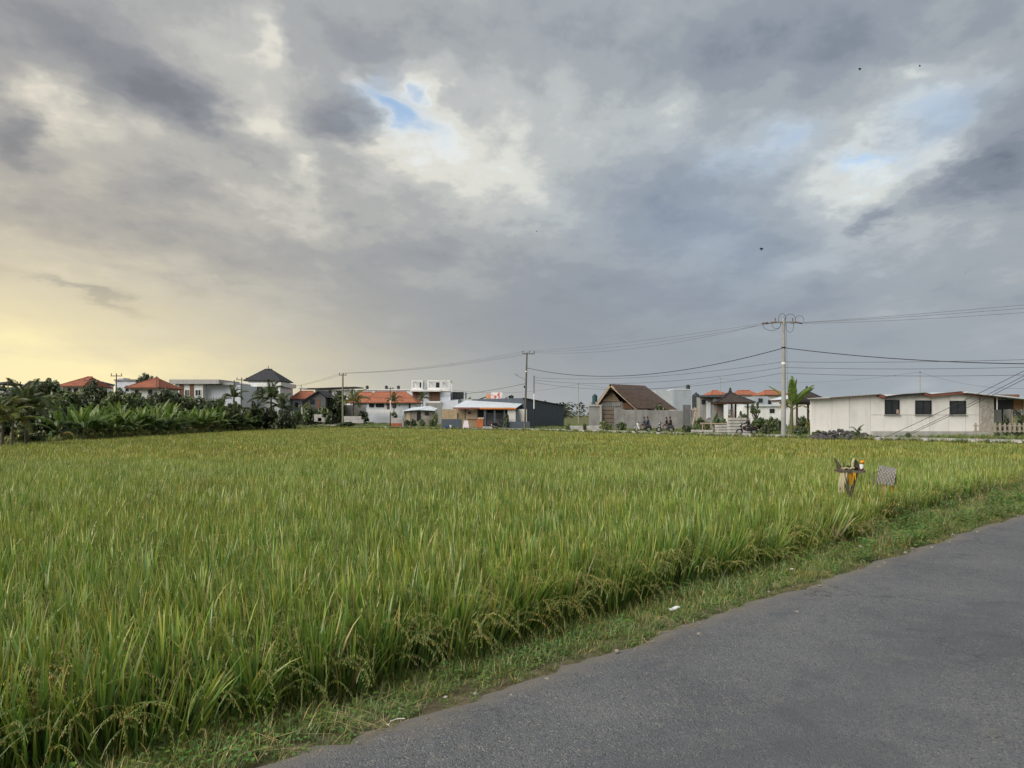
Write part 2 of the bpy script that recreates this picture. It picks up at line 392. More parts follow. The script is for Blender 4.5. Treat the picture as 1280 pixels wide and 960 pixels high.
def field_z(P):
    return -0.30 - 0.64 * sst(P[:, 1], 6, 42)
FEN = np.array([(-10, 8, 1), (0, 0, 0)])
def ground_z(P):
    P = np.asarray(P, float); s = sdist(P, FIELD); k = sst(s, -0.15, 0.25)
    base = np.where(P[:, 1] > 30, -0.24, -0.22) + 0.0
    base = base + 0.9 * sst(P[:, 1], 116, 150) * sst(-P[:, 0], 18, 40)      # the land rises a little towards the far left
    base = base + 0.16 * sst(-seg_dist(P, ROAD_L), -1.1, -0.1) * (P[:, 1] < 40)
    return base * (1 - k) + field_z(P) * k
def axis_lines(parts):
    o = []
    for a_, b_, st in parts: o += list(np.arange(a_, b_, st))
    return np.array(o)
gx = axis_lines([(-6000, -600, 900), (-600, -120, 60), (-120, -45, 5), (-45, -12, 1.2), (-12, 20, 0.3), (20, 60, 1.2), (60, 140, 8), (140, 600, 60), (600, 6001, 900)])
gy = axis_lines([(-3000, -300, 450), (-300, -40, 40), (-40, 2, 2.0), (2, 24, 0.3), (24, 130, 1.2), (130, 200, 5), (200, 800, 60), (800, 9001, 1000)])
XX, YY = np.meshgrid(gx, gy); GP = np.stack([XX.ravel(), YY.ravel()], 1); GZ = ground_z(GP)
nx, ny = len(gx), len(gy)
gv = np.column_stack([GP, GZ]); ids = np.arange(nx * ny).reshape(ny, nx)
gf = np.stack([ids[:-1, :-1].ravel(), ids[:-1, 1:].ravel(), ids[1:, 1:].ravel(), ids[1:, :-1].ravel()], 1)

def ground_material():
    m = bpy.data.materials.new('soil_and_turf'); m.use_nodes = True; nt = m.node_tree; L = nt.links; b = nt.nodes['Principled BSDF']
    b.inputs['Roughness'].default_value = 0.95; b.inputs['Specular IOR Level'].default_value = 0.15
    g = nt.nodes.new('ShaderNodeNewGeometry')
    def nz(s, d=5):
        n = nt.nodes.new('ShaderNodeTexNoise'); L.new(g.outputs['Position'], n.inputs['Vector']); n.inputs['Scale'].default_value = s; n.inputs['Detail'].default_value = d; return E(nt, n.outputs[0])
    soil = mixc(nt, nz(6).smooth(0.35, 0.65), (0.060, 0.047, 0.032), (0.125, 0.100, 0.072))
    turf = mixc(nt, nz(0.35).smooth(0.35, 0.65), (0.080, 0.115, 0.030), (0.140, 0.165, 0.050))
    turf = mixc(nt, nz(14).smooth(0.4, 0.65) * 0.6, turf, (0.120, 0.098, 0.060))
    f = nz(1.1).smooth(0.44, 0.60)
    at_ = nt.nodes.new('ShaderNodeAttribute'); at_.attribute_name = 'turf'
    col = mixc(nt, E(nt, at_.outputs['Fac']) * (f * 0.4 + 0.6), soil, turf)
    L.new(col, b.inputs['Base Color'])
    bp = nt.nodes.new('ShaderNodeBump'); bp.inputs['Strength'].default_value = 0.7; bp.inputs['Distance'].default_value = 0.03
    L.new(nz(24).v, bp.inputs['Height']); L.new(bp.outputs[0], b.inputs['Normal'])
    return m
me = bpy.data.meshes.new('ground'); me.from_pydata(gv.tolist(), [], gf.tolist())
ta = me.attributes.new('turf', 'FLOAT', 'POINT')
dr = seg_dist(GP, ROAD_L); sdp = sdist(GP, FIELD)
turf = np.where(sdp > 0.1, 0.0, 1.0) * np.where(dr < 0.45, 0.25, 1.0)
ta.data.foreach_set('value', turf.astype(np.float32))
me.materials.append(ground_material()); me.shade_smooth()
tag(link_mesh('ground', me), kind='structure')

# ---- near asphalt road
def asphalt():
    m = bpy.data.materials.new('worn_asphalt'); m.use_nodes = True; nt = m.node_tree; L = nt.links; b = nt.nodes['Principled BSDF']
    b.inputs['Specular IOR Level'].default_value = 0.28
    g = nt.nodes.new('ShaderNodeNewGeometry')
    def nz(s, d=4, r=0.6):
        n = nt.nodes.new('ShaderNodeTexNoise'); L.new(g.outputs['Position'], n.inputs['Vector']); n.inputs['Scale'].default_value = s; n.inputs['Detail'].default_value = d; n.inputs['Roughness'].default_value = r; return E(nt, n.outputs[0])
    def vo(s):
        n = nt.nodes.new('ShaderNodeTexVoronoi'); L.new(g.outputs['Position'], n.inputs['Vector']); n.inputs['Scale'].default_value = s; return n
    big = nz(0.7, 5); mid = nz(5, 5); v = vo(105); v2 = vo(210)
    col = mixc(nt, big.smooth(0.34, 0.66), (0.100, 0.106, 0.118), (0.142, 0.148, 0.159))
    col = mixc(nt, mid.smooth(0.45, 0.75) * 0.5, col, (0.150, 0.153, 0.158))
    vs = nt.nodes.new('ShaderNodeSeparateColor'); L.new(v.outputs['Color'], vs.inputs[0])
    col = mixc(nt, E(nt, vs.outputs[0]).smooth(0.70, 1.0) * (nz(9).smooth(0.35, 0.6) * 0.7 + 0.2), col, (0.25, 0.24, 0.215))     # pale aggregate
    col = mixc(nt, E(nt, vs.outputs[1]).smooth(0.74, 1.0) * 0.75, col, (0.045, 0.045, 0.05))                                  # dark binder
    sh = nt.nodes.new('ShaderNodeVectorMath'); sh.operation = 'ADD'; L.new(g.outputs['Position'], sh.inputs[0]); wn = nt.nodes.new('ShaderNodeTexNoise'); L.new(g.outputs['Position'], wn.inputs['Vector']); wn.inputs['Scale'].default_value = 2.2; wn.inputs['Detail'].default_value = 5; L.new(wn.outputs['Color'], sh.inputs[1])
    cv = nt.nodes.new('ShaderNodeTexVoronoi'); cv.feature = 'DISTANCE_TO_EDGE'; L.new(sh.outputs[0], cv.inputs['Vector']); cv.inputs['Scale'].default_value = 0.55
    crack = (E(nt, cv.outputs['Distance']).smooth(0.002, 0.011) * -1.0 + 1.0) * nz(0.45).smooth(0.50, 0.60)
    tr = nt.nodes.new('ShaderNodeAttribute'); tr.attribute_name = 'track'
    col = mixc(nt, E(nt, tr.outputs['Fac']) * (nz(1.6).smooth(0.30, 0.65) * 0.5 + 0.2), col, (0.095, 0.101, 0.112))             # tyre-polished tracks
    col = mixc(nt, nz(0.9, 3).smooth(0.58, 0.63) * 0.5, col, (0.085, 0.090, 0.098))                                           # old patches
    col = mixc(nt, nz(2.6, 6, 0.7).smooth(0.58, 0.76) * 0.6, col, (0.225, 0.212, 0.185))                                      # dried mud stains
    col = mixc(nt, crack * 0.55, col, (0.035, 0.034, 0.033))
    at_ = nt.nodes.new('ShaderNodeAttribute'); at_.attribute_name = 'edge'
    ed = E(nt, at_.outputs['Fac']) + (nz(3.5) - 0.5) * 0.9
    col = mixc(nt, ed.smooth(0.45, 1.1) * 0.8, col, (0.185, 0.168, 0.142))                                                  # dust at the margin
    L.new(col, b.inputs['Base Color'])
    rg = nz(8); b_r = nt.nodes.new('ShaderNodeMapRange'); L.new(rg.v, b_r.inputs[0]); b_r.inputs[3].default_value = 0.62; b_r.inputs[4].default_value = 0.9
    L.new(b_r.outputs[0], b.inputs['Roughness'])
    h = (E(nt, v.outputs['Distance']) * -0.9) + (E(nt, v2.outputs['Distance']) * -0.4) + nz(40) * 0.6
    bp = nt.nodes.new('ShaderNodeBump'); bp.inputs['Strength'].default_value = 0.75; bp.inputs['Distance'].default_value = 0.012
    L.new(h.v, bp.inputs['Height']); L.new(bp.outputs[0], b.inputs['Normal'])
    return m
def resample(A, st):
    out = []
    for a_, b_ in zip(A[:-1], A[1:]):
        n = max(1, int(np.hypot(*(b_ - a_)) / st)); out += [a_ + (b_ - a_) * i / n for i in range(n)]
    return np.array(out + [A[-1]])
def normals2(A):
    t = np.gradient(A, axis=0); t /= np.hypot(t[:, 0], t[:, 1])[:, None]; return np.column_stack([t[:, 1], -t[:, 0]])
def strip(A, offs, zf, name, m, edge=None, wob=None):
    """ribbon along polyline A; offs = offsets to the right"""
    nn = normals2(A); V = []; ec = []
    for k in range(12): nn[1:-1] = (nn[:-2] + nn[1:-1] + nn[2:]) / 3
    for i, p in enumerate(A):
        for j, o_ in enumerate(offs):
            q = p + nn[i] * (o_ + (wob[i] * max(0, 1 - j / 5) if wob is not None else 0)); V.append((q[0], q[1], zf(i, j, q))); ec.append(edge(i, j) if edge else 0)
    k = len(offs); F = [(i * k + j, i * k + j + 1, (i + 1) * k + j + 1, (i + 1) * k + j) for i in range(len(A) - 1) for j in range(k - 1)]
    me = bpy.data.meshes.new(name); me.from_pydata(V, [], F)
    ta = me.attributes.new('edge', 'FLOAT', 'POINT'); ta.data.foreach_set('value', np.array(ec, np.float32))
    tk = [math.exp(-((o_ - 1.5) / .38) ** 2) + math.exp(-((o_ - 3.3) / .38) ** 2) for o_ in offs] * len(A); ta = me.attributes.new('track', 'FLOAT', 'POINT'); ta.data.foreach_set('value', np.array(tk, np.float32))
    me.materials.append(m); me.shade_smooth(); return tag(link_mesh(name, me), kind='structure')
RL = resample(ROAD_L, 0.12)
wob = np.array([0.025 * math.sin(i * 0.21) + 0.03 * math.sin(i * 0.57 + 1) + random.uniform(-0.03, 0.03) + (random.uniform(0, .09) if random.random() < .15 else 0) for i in range(len(RL))])
offs = [-0.12, 0.0, 0.12, 0.3, 0.55, 0.85, 1.15, 1.5, 1.85, 2.4, 2.95, 3.3, 3.65, 4.2, 4.7, 5.2]
ec = [1.1, 1.0, 0.75, 0.45, 0.2, 0, 0, 0, 0, 0, 0, 0, 0, 0.2, 0.7, 1]
nnR = normals2(RL)
RLw = RL + nnR * wob[:, None]
strip(RL, offs, lambda i, j, q: (-0.06 if j == 0 else -0.012 if j == 1 else 0.0 + 0.05 * (1 - ((offs[j] - 2.5) / 2.7) ** 2)) , 'road', asphalt(), lambda i, j: ec[j], wob)
# ---- far concrete lane
conc_lane = mat('pale_lane_concrete', (0.40, 0.385, 0.365), 0.9, 0.14, 0.8, dirt=0.3)
FRs = resample(FROAD, 2.0)
def lane_z(i, j, q): return float(ground_z(np.array([q]))[0]) * 0 + (-0.24 + 0.9 * float(sst(np.array([q[1]]), 116, 150)[0] * sst(np.array([-q[0]]), 18, 40)[0])) + (0.12 if 0 < j < 3 else -0.15)
strip(FRs, [-2.35, -2.3, 2.3, 2.35], lane_z, 'far_road', conc_lane)

# ================================================================== rice
def blade(V, F, C, base, azm, tilt, length, width, bend, seg, c0, c1, c2, tipw=0.0):
    """one leaf: rises from base, tilts outwards and bends over; colours c0 (foot) - c1 (middle) - c2 (tip)"""
    p = Vector(base); d_out = Vector((math.cos(azm), math.sin(azm), 0)); side = Vector((-math.sin(azm), math.cos(azm), 0))
    tw = random.uniform(-0.7, 0.7); side = (side * math.cos(tw) + d_out * math.sin(tw))
    k = len(V); th = tilt
    for i in range(seg + 1):
        t = i / seg
        w = width * (0.6 + 1.33 * t if t < 0.3 else 1 - (t - 0.3) / 0.7 * 0.96) * 0.5
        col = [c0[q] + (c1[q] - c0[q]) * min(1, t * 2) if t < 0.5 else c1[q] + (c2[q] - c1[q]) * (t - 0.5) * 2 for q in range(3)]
        if i == seg: V.append(tuple(p)); C.append(col)
        else: V.append(tuple(p - side * w)); V.append(tuple(p + side * w)); C += [col, col]
        th += bend / seg * (0.3 + 1.4 * t)
        p = p + (d_out * math.sin(th) + Vector((0, 0, 1)) * math.cos(th)) * (length / seg)
    for i in range(seg - 1): F.append((k + 2 * i, k + 2 * i + 1, k + 2 * i + 3, k + 2 * i + 2))
    F.append((k + 2 * seg - 2, k + 2 * seg - 1, k + 2 * seg))
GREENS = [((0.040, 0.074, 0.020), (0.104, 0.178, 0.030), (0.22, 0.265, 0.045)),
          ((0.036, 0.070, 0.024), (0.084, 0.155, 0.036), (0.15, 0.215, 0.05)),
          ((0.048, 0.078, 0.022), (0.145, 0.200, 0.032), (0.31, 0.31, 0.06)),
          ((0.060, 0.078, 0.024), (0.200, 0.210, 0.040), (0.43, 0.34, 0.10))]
DRY = ((0.15, 0.11, 0.05), (0.36, 0.27, 0.13), (0.42, 0.32, 0.17))
def panicle(V, F, C, base, azm, h, droop, fine=True):
    """nodding ear: a stalk that arches over and carries paired grains"""
    p = Vector(base); d = Vector((math.cos(azm), math.sin(azm), 0)); th = 0.12; n = 16 if fine else 8; pts = []
    L_ = h + 0.26
    for i in range(n + 1):
        pts.append(p.copy()); t = i / n
        th += (0.02 if t < 0.55 else droop / (n * 0.45))
        p = p + (d * math.sin(th) + Vector((0, 0, 1)) * math.cos(th)) * (L_ / n)
    sd_ = Vector((-d.y, d.x, 0)); g = random.choice([(0.33, 0.29, 0.10), (0.27, 0.27, 0.09), (0.40, 0.31, 0.13)])
    for a_, b_ in zip(pts[:-1], pts[1:]):
        k = len(V); V += [tuple(a_ - sd_ * .0016), tuple(a_ + sd_ * .0016), tuple(b_ + sd_ * .0016), tuple(b_ - sd_ * .0016)]; C += [(0.13, 0.17, 0.05)] * 4; F.append((k, k + 1, k + 2, k + 3))
    m = 34 if fine else 9; gl = 0.011 if fine else 0.024
    for i in range(m):
        t = 0.56 + 0.44 * i / m; f = t * n; q = min(int(f), n - 1); c = pts[q].lerp(pts[q + 1], f - q)
        o_ = (sd_ * random.uniform(-1, 1) + d * random.uniform(-1, 1) + Vector((0, 0, -random.uniform(0.2, 1.4)))).normalized()
        c = c + o_ * 0.006; e_ = c + o_ * gl * 0.6 + Vector((0, 0, -gl * random.uniform(0.6, 1.2))); w = Vector((o_.y, -o_.x, 0.2)).normalized() * gl * 0.30; w2 = o_.cross(w).normalized() * gl * 0.28
        k = len(V); cc = tuple(v * random.uniform(0.75, 1.25) for v in g); mid = c.lerp(e_, 0.5)
        V += [tuple(c), tuple(mid + w), tuple(mid + w2), tuple(mid - w), tuple(mid - w2), tuple(e_)]; C += [cc] * 6
        F += [(k, k + 1, k + 2), (k, k + 3, k + 4), (k + 5, k + 2, k + 1), (k + 5, k + 4, k + 3)] if not fine else [(k, k + 1, k + 2), (k, k + 2, k + 3), (k, k + 3, k + 4), (k, k + 4, k + 1), (k + 5, k + 2, k + 1), (k + 5, k + 3, k + 2), (k + 5, k + 4, k + 3), (k + 5, k + 1, k + 4)]
def hill(V, F, C, cx, cy, n_leaf, n_ear, seg, wscale=1.0, fine=True, hscale=1.0):
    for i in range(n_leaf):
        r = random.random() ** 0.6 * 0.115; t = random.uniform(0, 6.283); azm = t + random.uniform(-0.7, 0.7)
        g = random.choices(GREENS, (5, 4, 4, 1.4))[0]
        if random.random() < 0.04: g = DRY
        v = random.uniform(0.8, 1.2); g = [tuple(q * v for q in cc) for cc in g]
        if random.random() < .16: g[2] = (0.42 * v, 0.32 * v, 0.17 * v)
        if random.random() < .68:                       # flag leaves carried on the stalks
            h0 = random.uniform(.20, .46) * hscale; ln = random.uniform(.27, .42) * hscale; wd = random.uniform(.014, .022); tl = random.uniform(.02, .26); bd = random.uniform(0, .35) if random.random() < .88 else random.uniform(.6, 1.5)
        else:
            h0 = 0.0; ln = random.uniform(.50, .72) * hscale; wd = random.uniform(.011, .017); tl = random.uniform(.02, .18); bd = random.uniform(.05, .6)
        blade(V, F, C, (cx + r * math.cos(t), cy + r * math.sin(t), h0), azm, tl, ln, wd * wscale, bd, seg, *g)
    for i in range(n_ear):
        t = random.uniform(0, 6.283)
        panicle(V, F, C, (cx + 0.05 * math.cos(t), cy + 0.05 * math.sin(t), 0), t + random.uniform(-0.5, 0.5), random.uniform(0.46, 0.66) * hscale, random.uniform(1.7, 2.8), fine)
rice_m = leafmat('rice_leaf', tint=(1.28, 1.44, 1.18), trans=0.38, patch=(1.12, 1.0, 0.9), pscale=0.25)
rice_far_m = leafmat('ripe_rice_leaf', tint=(1.36, 1.38, 1.0), trans=0.38, patch=(1.16, 1.02, 0.88), pscale=0.09)
def proto_hills(k, n_leaf, n_ear, seg, ws, fine):
    out = []
    for i in range(k):
        V, F, C = [], [], []; hill(V, F, C, 0, 0, n_leaf, n_ear, seg, ws, fine); out.append(colmesh('rice_hill', V, F, C, rice_m))
    return out
def proto_patches(k, size, n_leaf, n_ear, seg, ws, pm=None):
    out = []; st = 0.2; n = int(round(size / st))
    for i in range(k):
        V, F, C = [], [], []
        for a_ in range(n):
            for b_ in range(n):
                hill(V, F, C, (a_ + .5) * st - size / 2 + random.uniform(-.05, .05), (b_ + .5) * st - size / 2 + random.uniform(-.05, .05), n_leaf, n_ear if random.random() < .8 else 0, seg, ws, False, random.uniform(0.90, 1.08))
        out.append(colmesh('rice_patch', V, F, C, pm or rice_m))
    return out
def in_view(P, margin=3.0):
    return np.abs(P[:, 0]) < P[:, 1] * 0.725 + margin
def rice_points(y0, y1, st, jit, edge):
    xs = np.arange(-50, 50, st); ys = np.arange(y0, y1, st)
    X_, Y_ = np.meshgrid(xs, ys); P = np.stack([X_.ravel(), Y_.ravel()], 1) + rng.uniform(-jit, jit, (X_.size, 2))
    P = P[in_view(P)]
    P = P[sdist(P, FIELD) > edge]
    P = P[(seg_dist(P, BUND) > 0.28) & (seg_dist(P, BUND2) > 0.5)]
    return P
NEAR = 11.0
def finish(P, dz=0.0): return np.column_stack([P, field_z(P) + dz])
P1 = rice_points(0.4, NEAR, 0.165, 0.08, 0.04)
def lean(n, dx, dy, sd):
    th = rng.uniform(0, 6.283, n); lx = dx + rng.normal(0, sd, n); ly = dy + rng.normal(0, sd, n); c, s_ = np.cos(th), np.sin(th)
    return np.column_stack([-(-s_ * lx + c * ly), c * lx + s_ * ly, th])
n = len(P1); rot = lean(n, -0.07, 0.02, 0.07)
near_b = sdist(P1, FIELD) < 0.28; rb = lean(n, 0.12, -0.13, 0.12); rot[near_b] = rb[near_b]
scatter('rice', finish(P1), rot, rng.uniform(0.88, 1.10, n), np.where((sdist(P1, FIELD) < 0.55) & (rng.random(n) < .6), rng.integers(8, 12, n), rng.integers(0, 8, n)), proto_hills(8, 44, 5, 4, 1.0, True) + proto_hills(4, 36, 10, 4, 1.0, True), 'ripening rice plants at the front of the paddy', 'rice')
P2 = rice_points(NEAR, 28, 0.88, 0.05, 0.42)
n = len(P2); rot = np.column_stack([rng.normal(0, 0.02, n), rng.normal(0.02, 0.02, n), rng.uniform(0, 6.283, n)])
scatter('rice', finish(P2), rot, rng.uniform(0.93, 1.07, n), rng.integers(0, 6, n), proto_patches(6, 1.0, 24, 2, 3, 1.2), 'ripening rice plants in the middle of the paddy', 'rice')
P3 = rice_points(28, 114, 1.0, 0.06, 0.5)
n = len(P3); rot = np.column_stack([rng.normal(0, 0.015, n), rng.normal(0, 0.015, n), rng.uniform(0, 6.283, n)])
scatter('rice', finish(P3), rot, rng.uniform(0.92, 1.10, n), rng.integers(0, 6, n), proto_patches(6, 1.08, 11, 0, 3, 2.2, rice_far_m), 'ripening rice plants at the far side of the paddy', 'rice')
# single hills fill the ragged borders of the middle and far zones
Pb = rice_points(NEAR, 60, 0.19, 0.07, 0.05); Pb = Pb[sdist(Pb, FIELD) < 0.75]; n = len(Pb)
rot = np.column_stack([rng.normal(0, 0.06, n), rng.normal(0.05, 0.06, n), rng.uniform(0, 6.283, n)])
scatter('rice', finish(Pb), rot, rng.uniform(0.85, 1.08, n), rng.integers(0, 6, n), proto_hills(6, 28, 4, 4, 1.2, False), 'rice plants along the edge of the paddy', 'rice')

# ================================================================== verge: short grass, weeds, straw
grass_m = leafmat('verge_grass', trans=0.3, tint=(1.3, 1.36, 1.15), patch=(1.25, 1.03, 0.86), pscale=0.8)
GG = [((0.03, 0.05, 0.018), (0.085, 0.165, 0.035), (0.13, 0.22, 0.05)), ((0.03, 0.055, 0.02), (0.075, 0.130, 0.040), (0.11, 0.16, 0.05)), ((0.05, 0.055, 0.02), (0.13, 0.15, 0.045), (0.24, 0.22, 0.09))]
def tuft(n, h, w, spread, dry=0.1, seg=3):
    V, F, C = [], [], []
    for i in range(n):
        g = random.choice(GG) if random.random() > dry else DRY; v = random.uniform(.75, 1.25); g = [tuple(q * v for q in cc) for cc in g]
        r = random.random() ** .7 * spread; t = random.uniform(0, 6.283)
        blade(V, F, C, (r * math.cos(t), r * math.sin(t), -0.01), t + random.uniform(-1, 1), random.uniform(.1, .75), h * random.uniform(.5, 1.2), w * random.uniform(.7, 1.3), random.uniform(.3, 1.5), seg, *g)
    return colmesh('grass_tuft', V, F, C, grass_m)
def broadleaf(n, h, ls):
    V, F, C = [], [], []
    for i in range(n):
        t = random.uniform(0, 6.283); r = random.random() * 0.08; z = random.uniform(0.02, h); c = Vector((r * math.cos(t), r * math.sin(t), z)); d = Vector((math.cos(t), math.sin(t), random.uniform(-.2, .7))).normalized(); s_ = d.cross(Vector((0, 0, 1))).normalized()
        l = ls * random.uniform(.6, 1.3); g = tuple(v * random.uniform(.7, 1.3) for v in (0.075, 0.145, 0.038)); k = len(V)
        V += [tuple(c), tuple(c + d * l * .45 + s_ * l * .38), tuple(c + d * l - Vector((0, 0, l * .25))), tuple(c + d * l * .45 - s_ * l * .38)]; C += [g] * 4; F += [(k, k + 1, k + 2), (k, k + 2, k + 3)]
    return colmesh('weed', V, F, C, grass_m)
def straw_bunch(n):
    V, F, C = [], [], []
    for i in range(n):
        t = random.uniform(0, 6.283)
        blade(V, F, C, (random.uniform(-.08, .08), random.uniform(-.08, .08), 0.008), t, 1.45, random.uniform(.08, .28), .006, random.uniform(-.1, .2), 2, (0.22, 0.175, 0.10), (0.30, 0.24, 0.14), (0.30, 0.24, 0.14))
    return colmesh('straw', V, F, C, grass_m)
VERGE = np.concatenate([ROAD_L[2:17], RICE_R[2:15][::-1]])
def verge_points(dens, keep):
    lo, hi = (-6, 1), (30, 30); n = int((hi[0] - lo[0]) * (hi[1] - lo[1]) * dens)
    P = np.column_stack([rng.uniform(lo[0], hi[0], n), rng.uniform(lo[1], hi[1], n)]); P = P[in_view(P, 2.0)]
    ok = inside(P, VERGE) | (seg_dist(P, ROAD_L) < 0.10) | ((sdist(P, FIELD) > 0) & (sdist(P, FIELD) < 0.22))
    P = P[ok]; return P[keep(P)]
def pnoise(P, f, seed):
    r_ = np.random.default_rng(seed); o = np.zeros(len(P))
    for i in range(7):
        a_ = r_.uniform(0, 6.283); k = f * r_.uniform(.5, 1.8); o += np.sin(P[:, 0] * math.cos(a_) * k + P[:, 1] * math.sin(a_) * k + r_.uniform(0, 6.283))
    return o / 4.0
def keepg(P):
    d = seg_dist(P, ROAD_L); wv = pnoise(P, 5.0, 3)
    return rng.random(len(P)) < np.clip(0.34 + (d - 0.05) * 2.0 + wv * 0.34, 0.0, 1.0)
P4 = verge_points(420, keepg); d4 = seg_dist(P4, ROAD_L); n = len(P4)
rot = np.column_stack([rng.normal(0, .12, n), rng.normal(0, .12, n), rng.uniform(0, 6.283, n)])
sc4 = np.clip(0.55 + d4 * 0.9, .5, 1.35) * rng.uniform(.7, 1.3, n) * np.clip(1 + 0.35 * pnoise(P4, 2.2, 9), .55, 1.6)
tufts = [tuft(20, .13, .0045, .045) for i in range(5)] + [tuft(14, .10, .0045, .05, .55) for i in range(2)] + [broadleaf(16, .07, .032) for i in range(2)]
scatter('verge_grass', np.column_stack([P4, ground_z(P4) - 0.005]), rot, sc4, rng.choice(9, n, p=[.13] * 5 + [.075] * 2 + [.10] * 2), tufts, 'short grass growing between the rice and the road', 'grass')
# taller weeds with pale and purplish heads along the rice edge on the right
PW = verge_points(26, lambda P: (P[:, 1] > 8.5) & (sdist(P, FIELD) > -0.35 - .075 * P[:, 1]) & (rng.random(len(P)) < .8)); n = len(PW)
weedp = [broadleaf(46, .28, .05) for i in range(3)] + [tuft(26, .42, .006, .07, .3, 4) for i in range(2)]
def seedhead():
    V, F, C = [], [], []
    for i in range(9):
        t = random.uniform(0, 6.283); blade(V, F, C, (0.05 * math.cos(t), .05 * math.sin(t), 0), t, random.uniform(0, .35), random.uniform(.3, .55), .004, random.uniform(.1, .5), 4, *GG[2])
        tip = Vector(V[-1])
        for j in range(7):
            a_ = random.uniform(0, 6.283); blade(V, F, C, tuple(tip - Vector((0, 0, .07 * random.random()))), a_, random.uniform(.3, 1.1), .07, .006, .3, 2, (0.13, .11, .06), (.20, .16, .10), (.26, .20, .13))
    return colmesh('seedhead', V, F, C, grass_m)
weedp += [seedhead() for i in range(2)]
scatter('roadside_weeds', np.column_stack([PW, ground_z(PW) - 0.01]), np.column_stack([rng.normal(0, .1, n), rng.normal(0, .1, n), rng.uniform(0, 6.283, n)]), rng.uniform(.6, 1.15, n), rng.choice(7, n, p=[.22, .2, .2, .14, .14, .05, .05]), weedp, 'taller weeds and seeding grasses along the rice edge', 'weeds')
PS = verge_points(26, lambda P: (seg_dist(P, ROAD_L) < 0.42) & (rng.random(len(P)) < np.clip(.45 + .5 * pnoise(P, 4, 21), 0, 1))); n = len(PS)
scatter('dry_straw', np.column_stack([PS, np.maximum(ground_z(PS), -0.02) + 0.02]), np.column_stack([rng.normal(0, .08, n), rng.normal(0, .08, n), rng.uniform(0, 6.283, n)]), rng.uniform(.4, 1.1, n), rng.integers(0, 4, n), [straw_bunch(k) for k in (5, 8, 3, 10)], 'dry straw lying along the edge of the road', 'straw')
# gravel washed on to the road margin
def pebble():
    mb = MB(); mb.ell((0, 0, .004), (.012, .009, .007), 6, 4, .25); return mb.mesh('pebble', mat('pebble_stone', (.22, .2, .17), .9, .4, 40))
PG = []
for i in range(900):
    k = random.randrange(int(len(RL) * .1), len(RL) - 1); o_ = abs(random.gauss(0, .28)) - .1
    PG.append(RLw[k] + nnR[k] * o_)
PG = np.array(PG); PG = PG[in_view(PG, 1)]; PG = PG[PG[:, 1] < 16]; n = len(PG)
scatter('road_gravel', np.column_stack([PG, np.full(n, 0.004)]), np.column_stack([np.zeros(n), np.zeros(n), rng.uniform(0, 6.283, n)]), rng.gamma(2, .45, n).clip(.2, 2.2), rng.integers(0, 3, n), [pebble() for i in range(3)], 'loose gravel scattered along the asphalt margin', 'gravel')

# ================================================================== building helpers
white = mat('white_render', (0.74, 0.74, 0.73), 0.8, 0.05, 0.7, dirt=0.22)
bwhite = mat('bluish_white_render', (0.62, 0.66, 0.72), 0.8, 0.05, 0.7, dirt=0.15)
cream_p = mat('cream_panel', (0.72, 0.705, 0.665), 0.75, 0.05, 0.5, dirt=0.22)
orange_t = mat('orange_roof_tile', (0.26, 0.088, 0.052), 0.8, 0.25, 1.4, dirt=0.25)
orange_b = mat('bright_orange_roof_tile', (0.31, 0.112, 0.064), 0.8, 0.22, 1.4, dirt=0.18)
dark_t = mat('black_roof_tile', (0.035, 0.036, 0.042), 0.75, 0.3, 2.0)
brown_t = mat('brown_roof_shingle', (0.085, 0.062, 0.052), 0.85, 0.25, 2.5)
thatch = mat('dark_thatch', (0.050, 0.042, 0.038), 0.95, 0.35, 4.0, bump=0.6, bscale=12)
concrete = mat('raw_concrete', (0.27, 0.265, 0.255), 0.9, 0.16, 0.9, dirt=0.45)
block = mat('grey_blockwork', (0.30, 0.295, 0.285), 0.92, 0.18, 1.6, dirt=0.35)
slab_c = mat('cast_concrete', (0.40, 0.39, 0.37), 0.9, 0.14, 2.0, dirt=0.35)
slate = mat('slate_blue_paint', (0.085, 0.105, 0.128), 0.7, 0.10, 0.8, dirt=0.2)
black = mat('black_metal', (0.018, 0.018, 0.02), 0.5, 0.2, 3.0)
glass = mat('dark_window_glass', (0.022, 0.026, 0.030), 0.12, 0.3, 0.9, spec=0.6)
dullz = mat('dull_roof_sheet', (.36, .35, .34), .7, .12, 1, dirt=.3)
zinc = mat('pale_metal_roof', (0.55, 0.60, 0.65), 0.45, 0.07, 0.5, dirt=0.18, spec=0.5)
wood = mat('warm_wood', (0.36, 0.20, 0.10), 0.7, 0.22, 5.0, stretch=(1, 1, 6))
woodd = mat('brown_timber', (0.17, 0.09, 0.055), 0.75, 0.25, 5.0)
tan_w = mat('tan_bamboo_wall', (0.40, 0.31, 0.20), 0.85, 0.2, 4.0, dirt=0.3)
redb = mat('red_brick', (0.30, 0.10, 0.06), 0.85, 0.25, 5.0)
palew = mat('pale_timber', (0.46, 0.36, 0.26), 0.8, 0.18, 5.0)
redtrim = mat('faded_red_trim', (0.30, 0.105, 0.085), 0.75, 0.2, 3.0, dirt=0.3)
grey_c = mat('grey_cladding', (0.34, 0.38, 0.42), 0.6, 0.07, 0.8, dirt=0.15)
stone_w = mat('rough_stone_cladding', (0.33, 0.31, 0.27), 0.9, 0.4, 6.0, bump=0.8, bscale=9)
pole_c = mat('pole_concrete', (0.33, 0.33, 0.32), 0.9, 0.14, 3.0, dirt=0.3)
pole_d = mat('weathered_pole', (0.115, 0.105, 0.09), 0.85, 0.25, 3.0)
insul = mat('insulator', (0.16, 0.12, 0.10), 0.4, 0.2, 4)
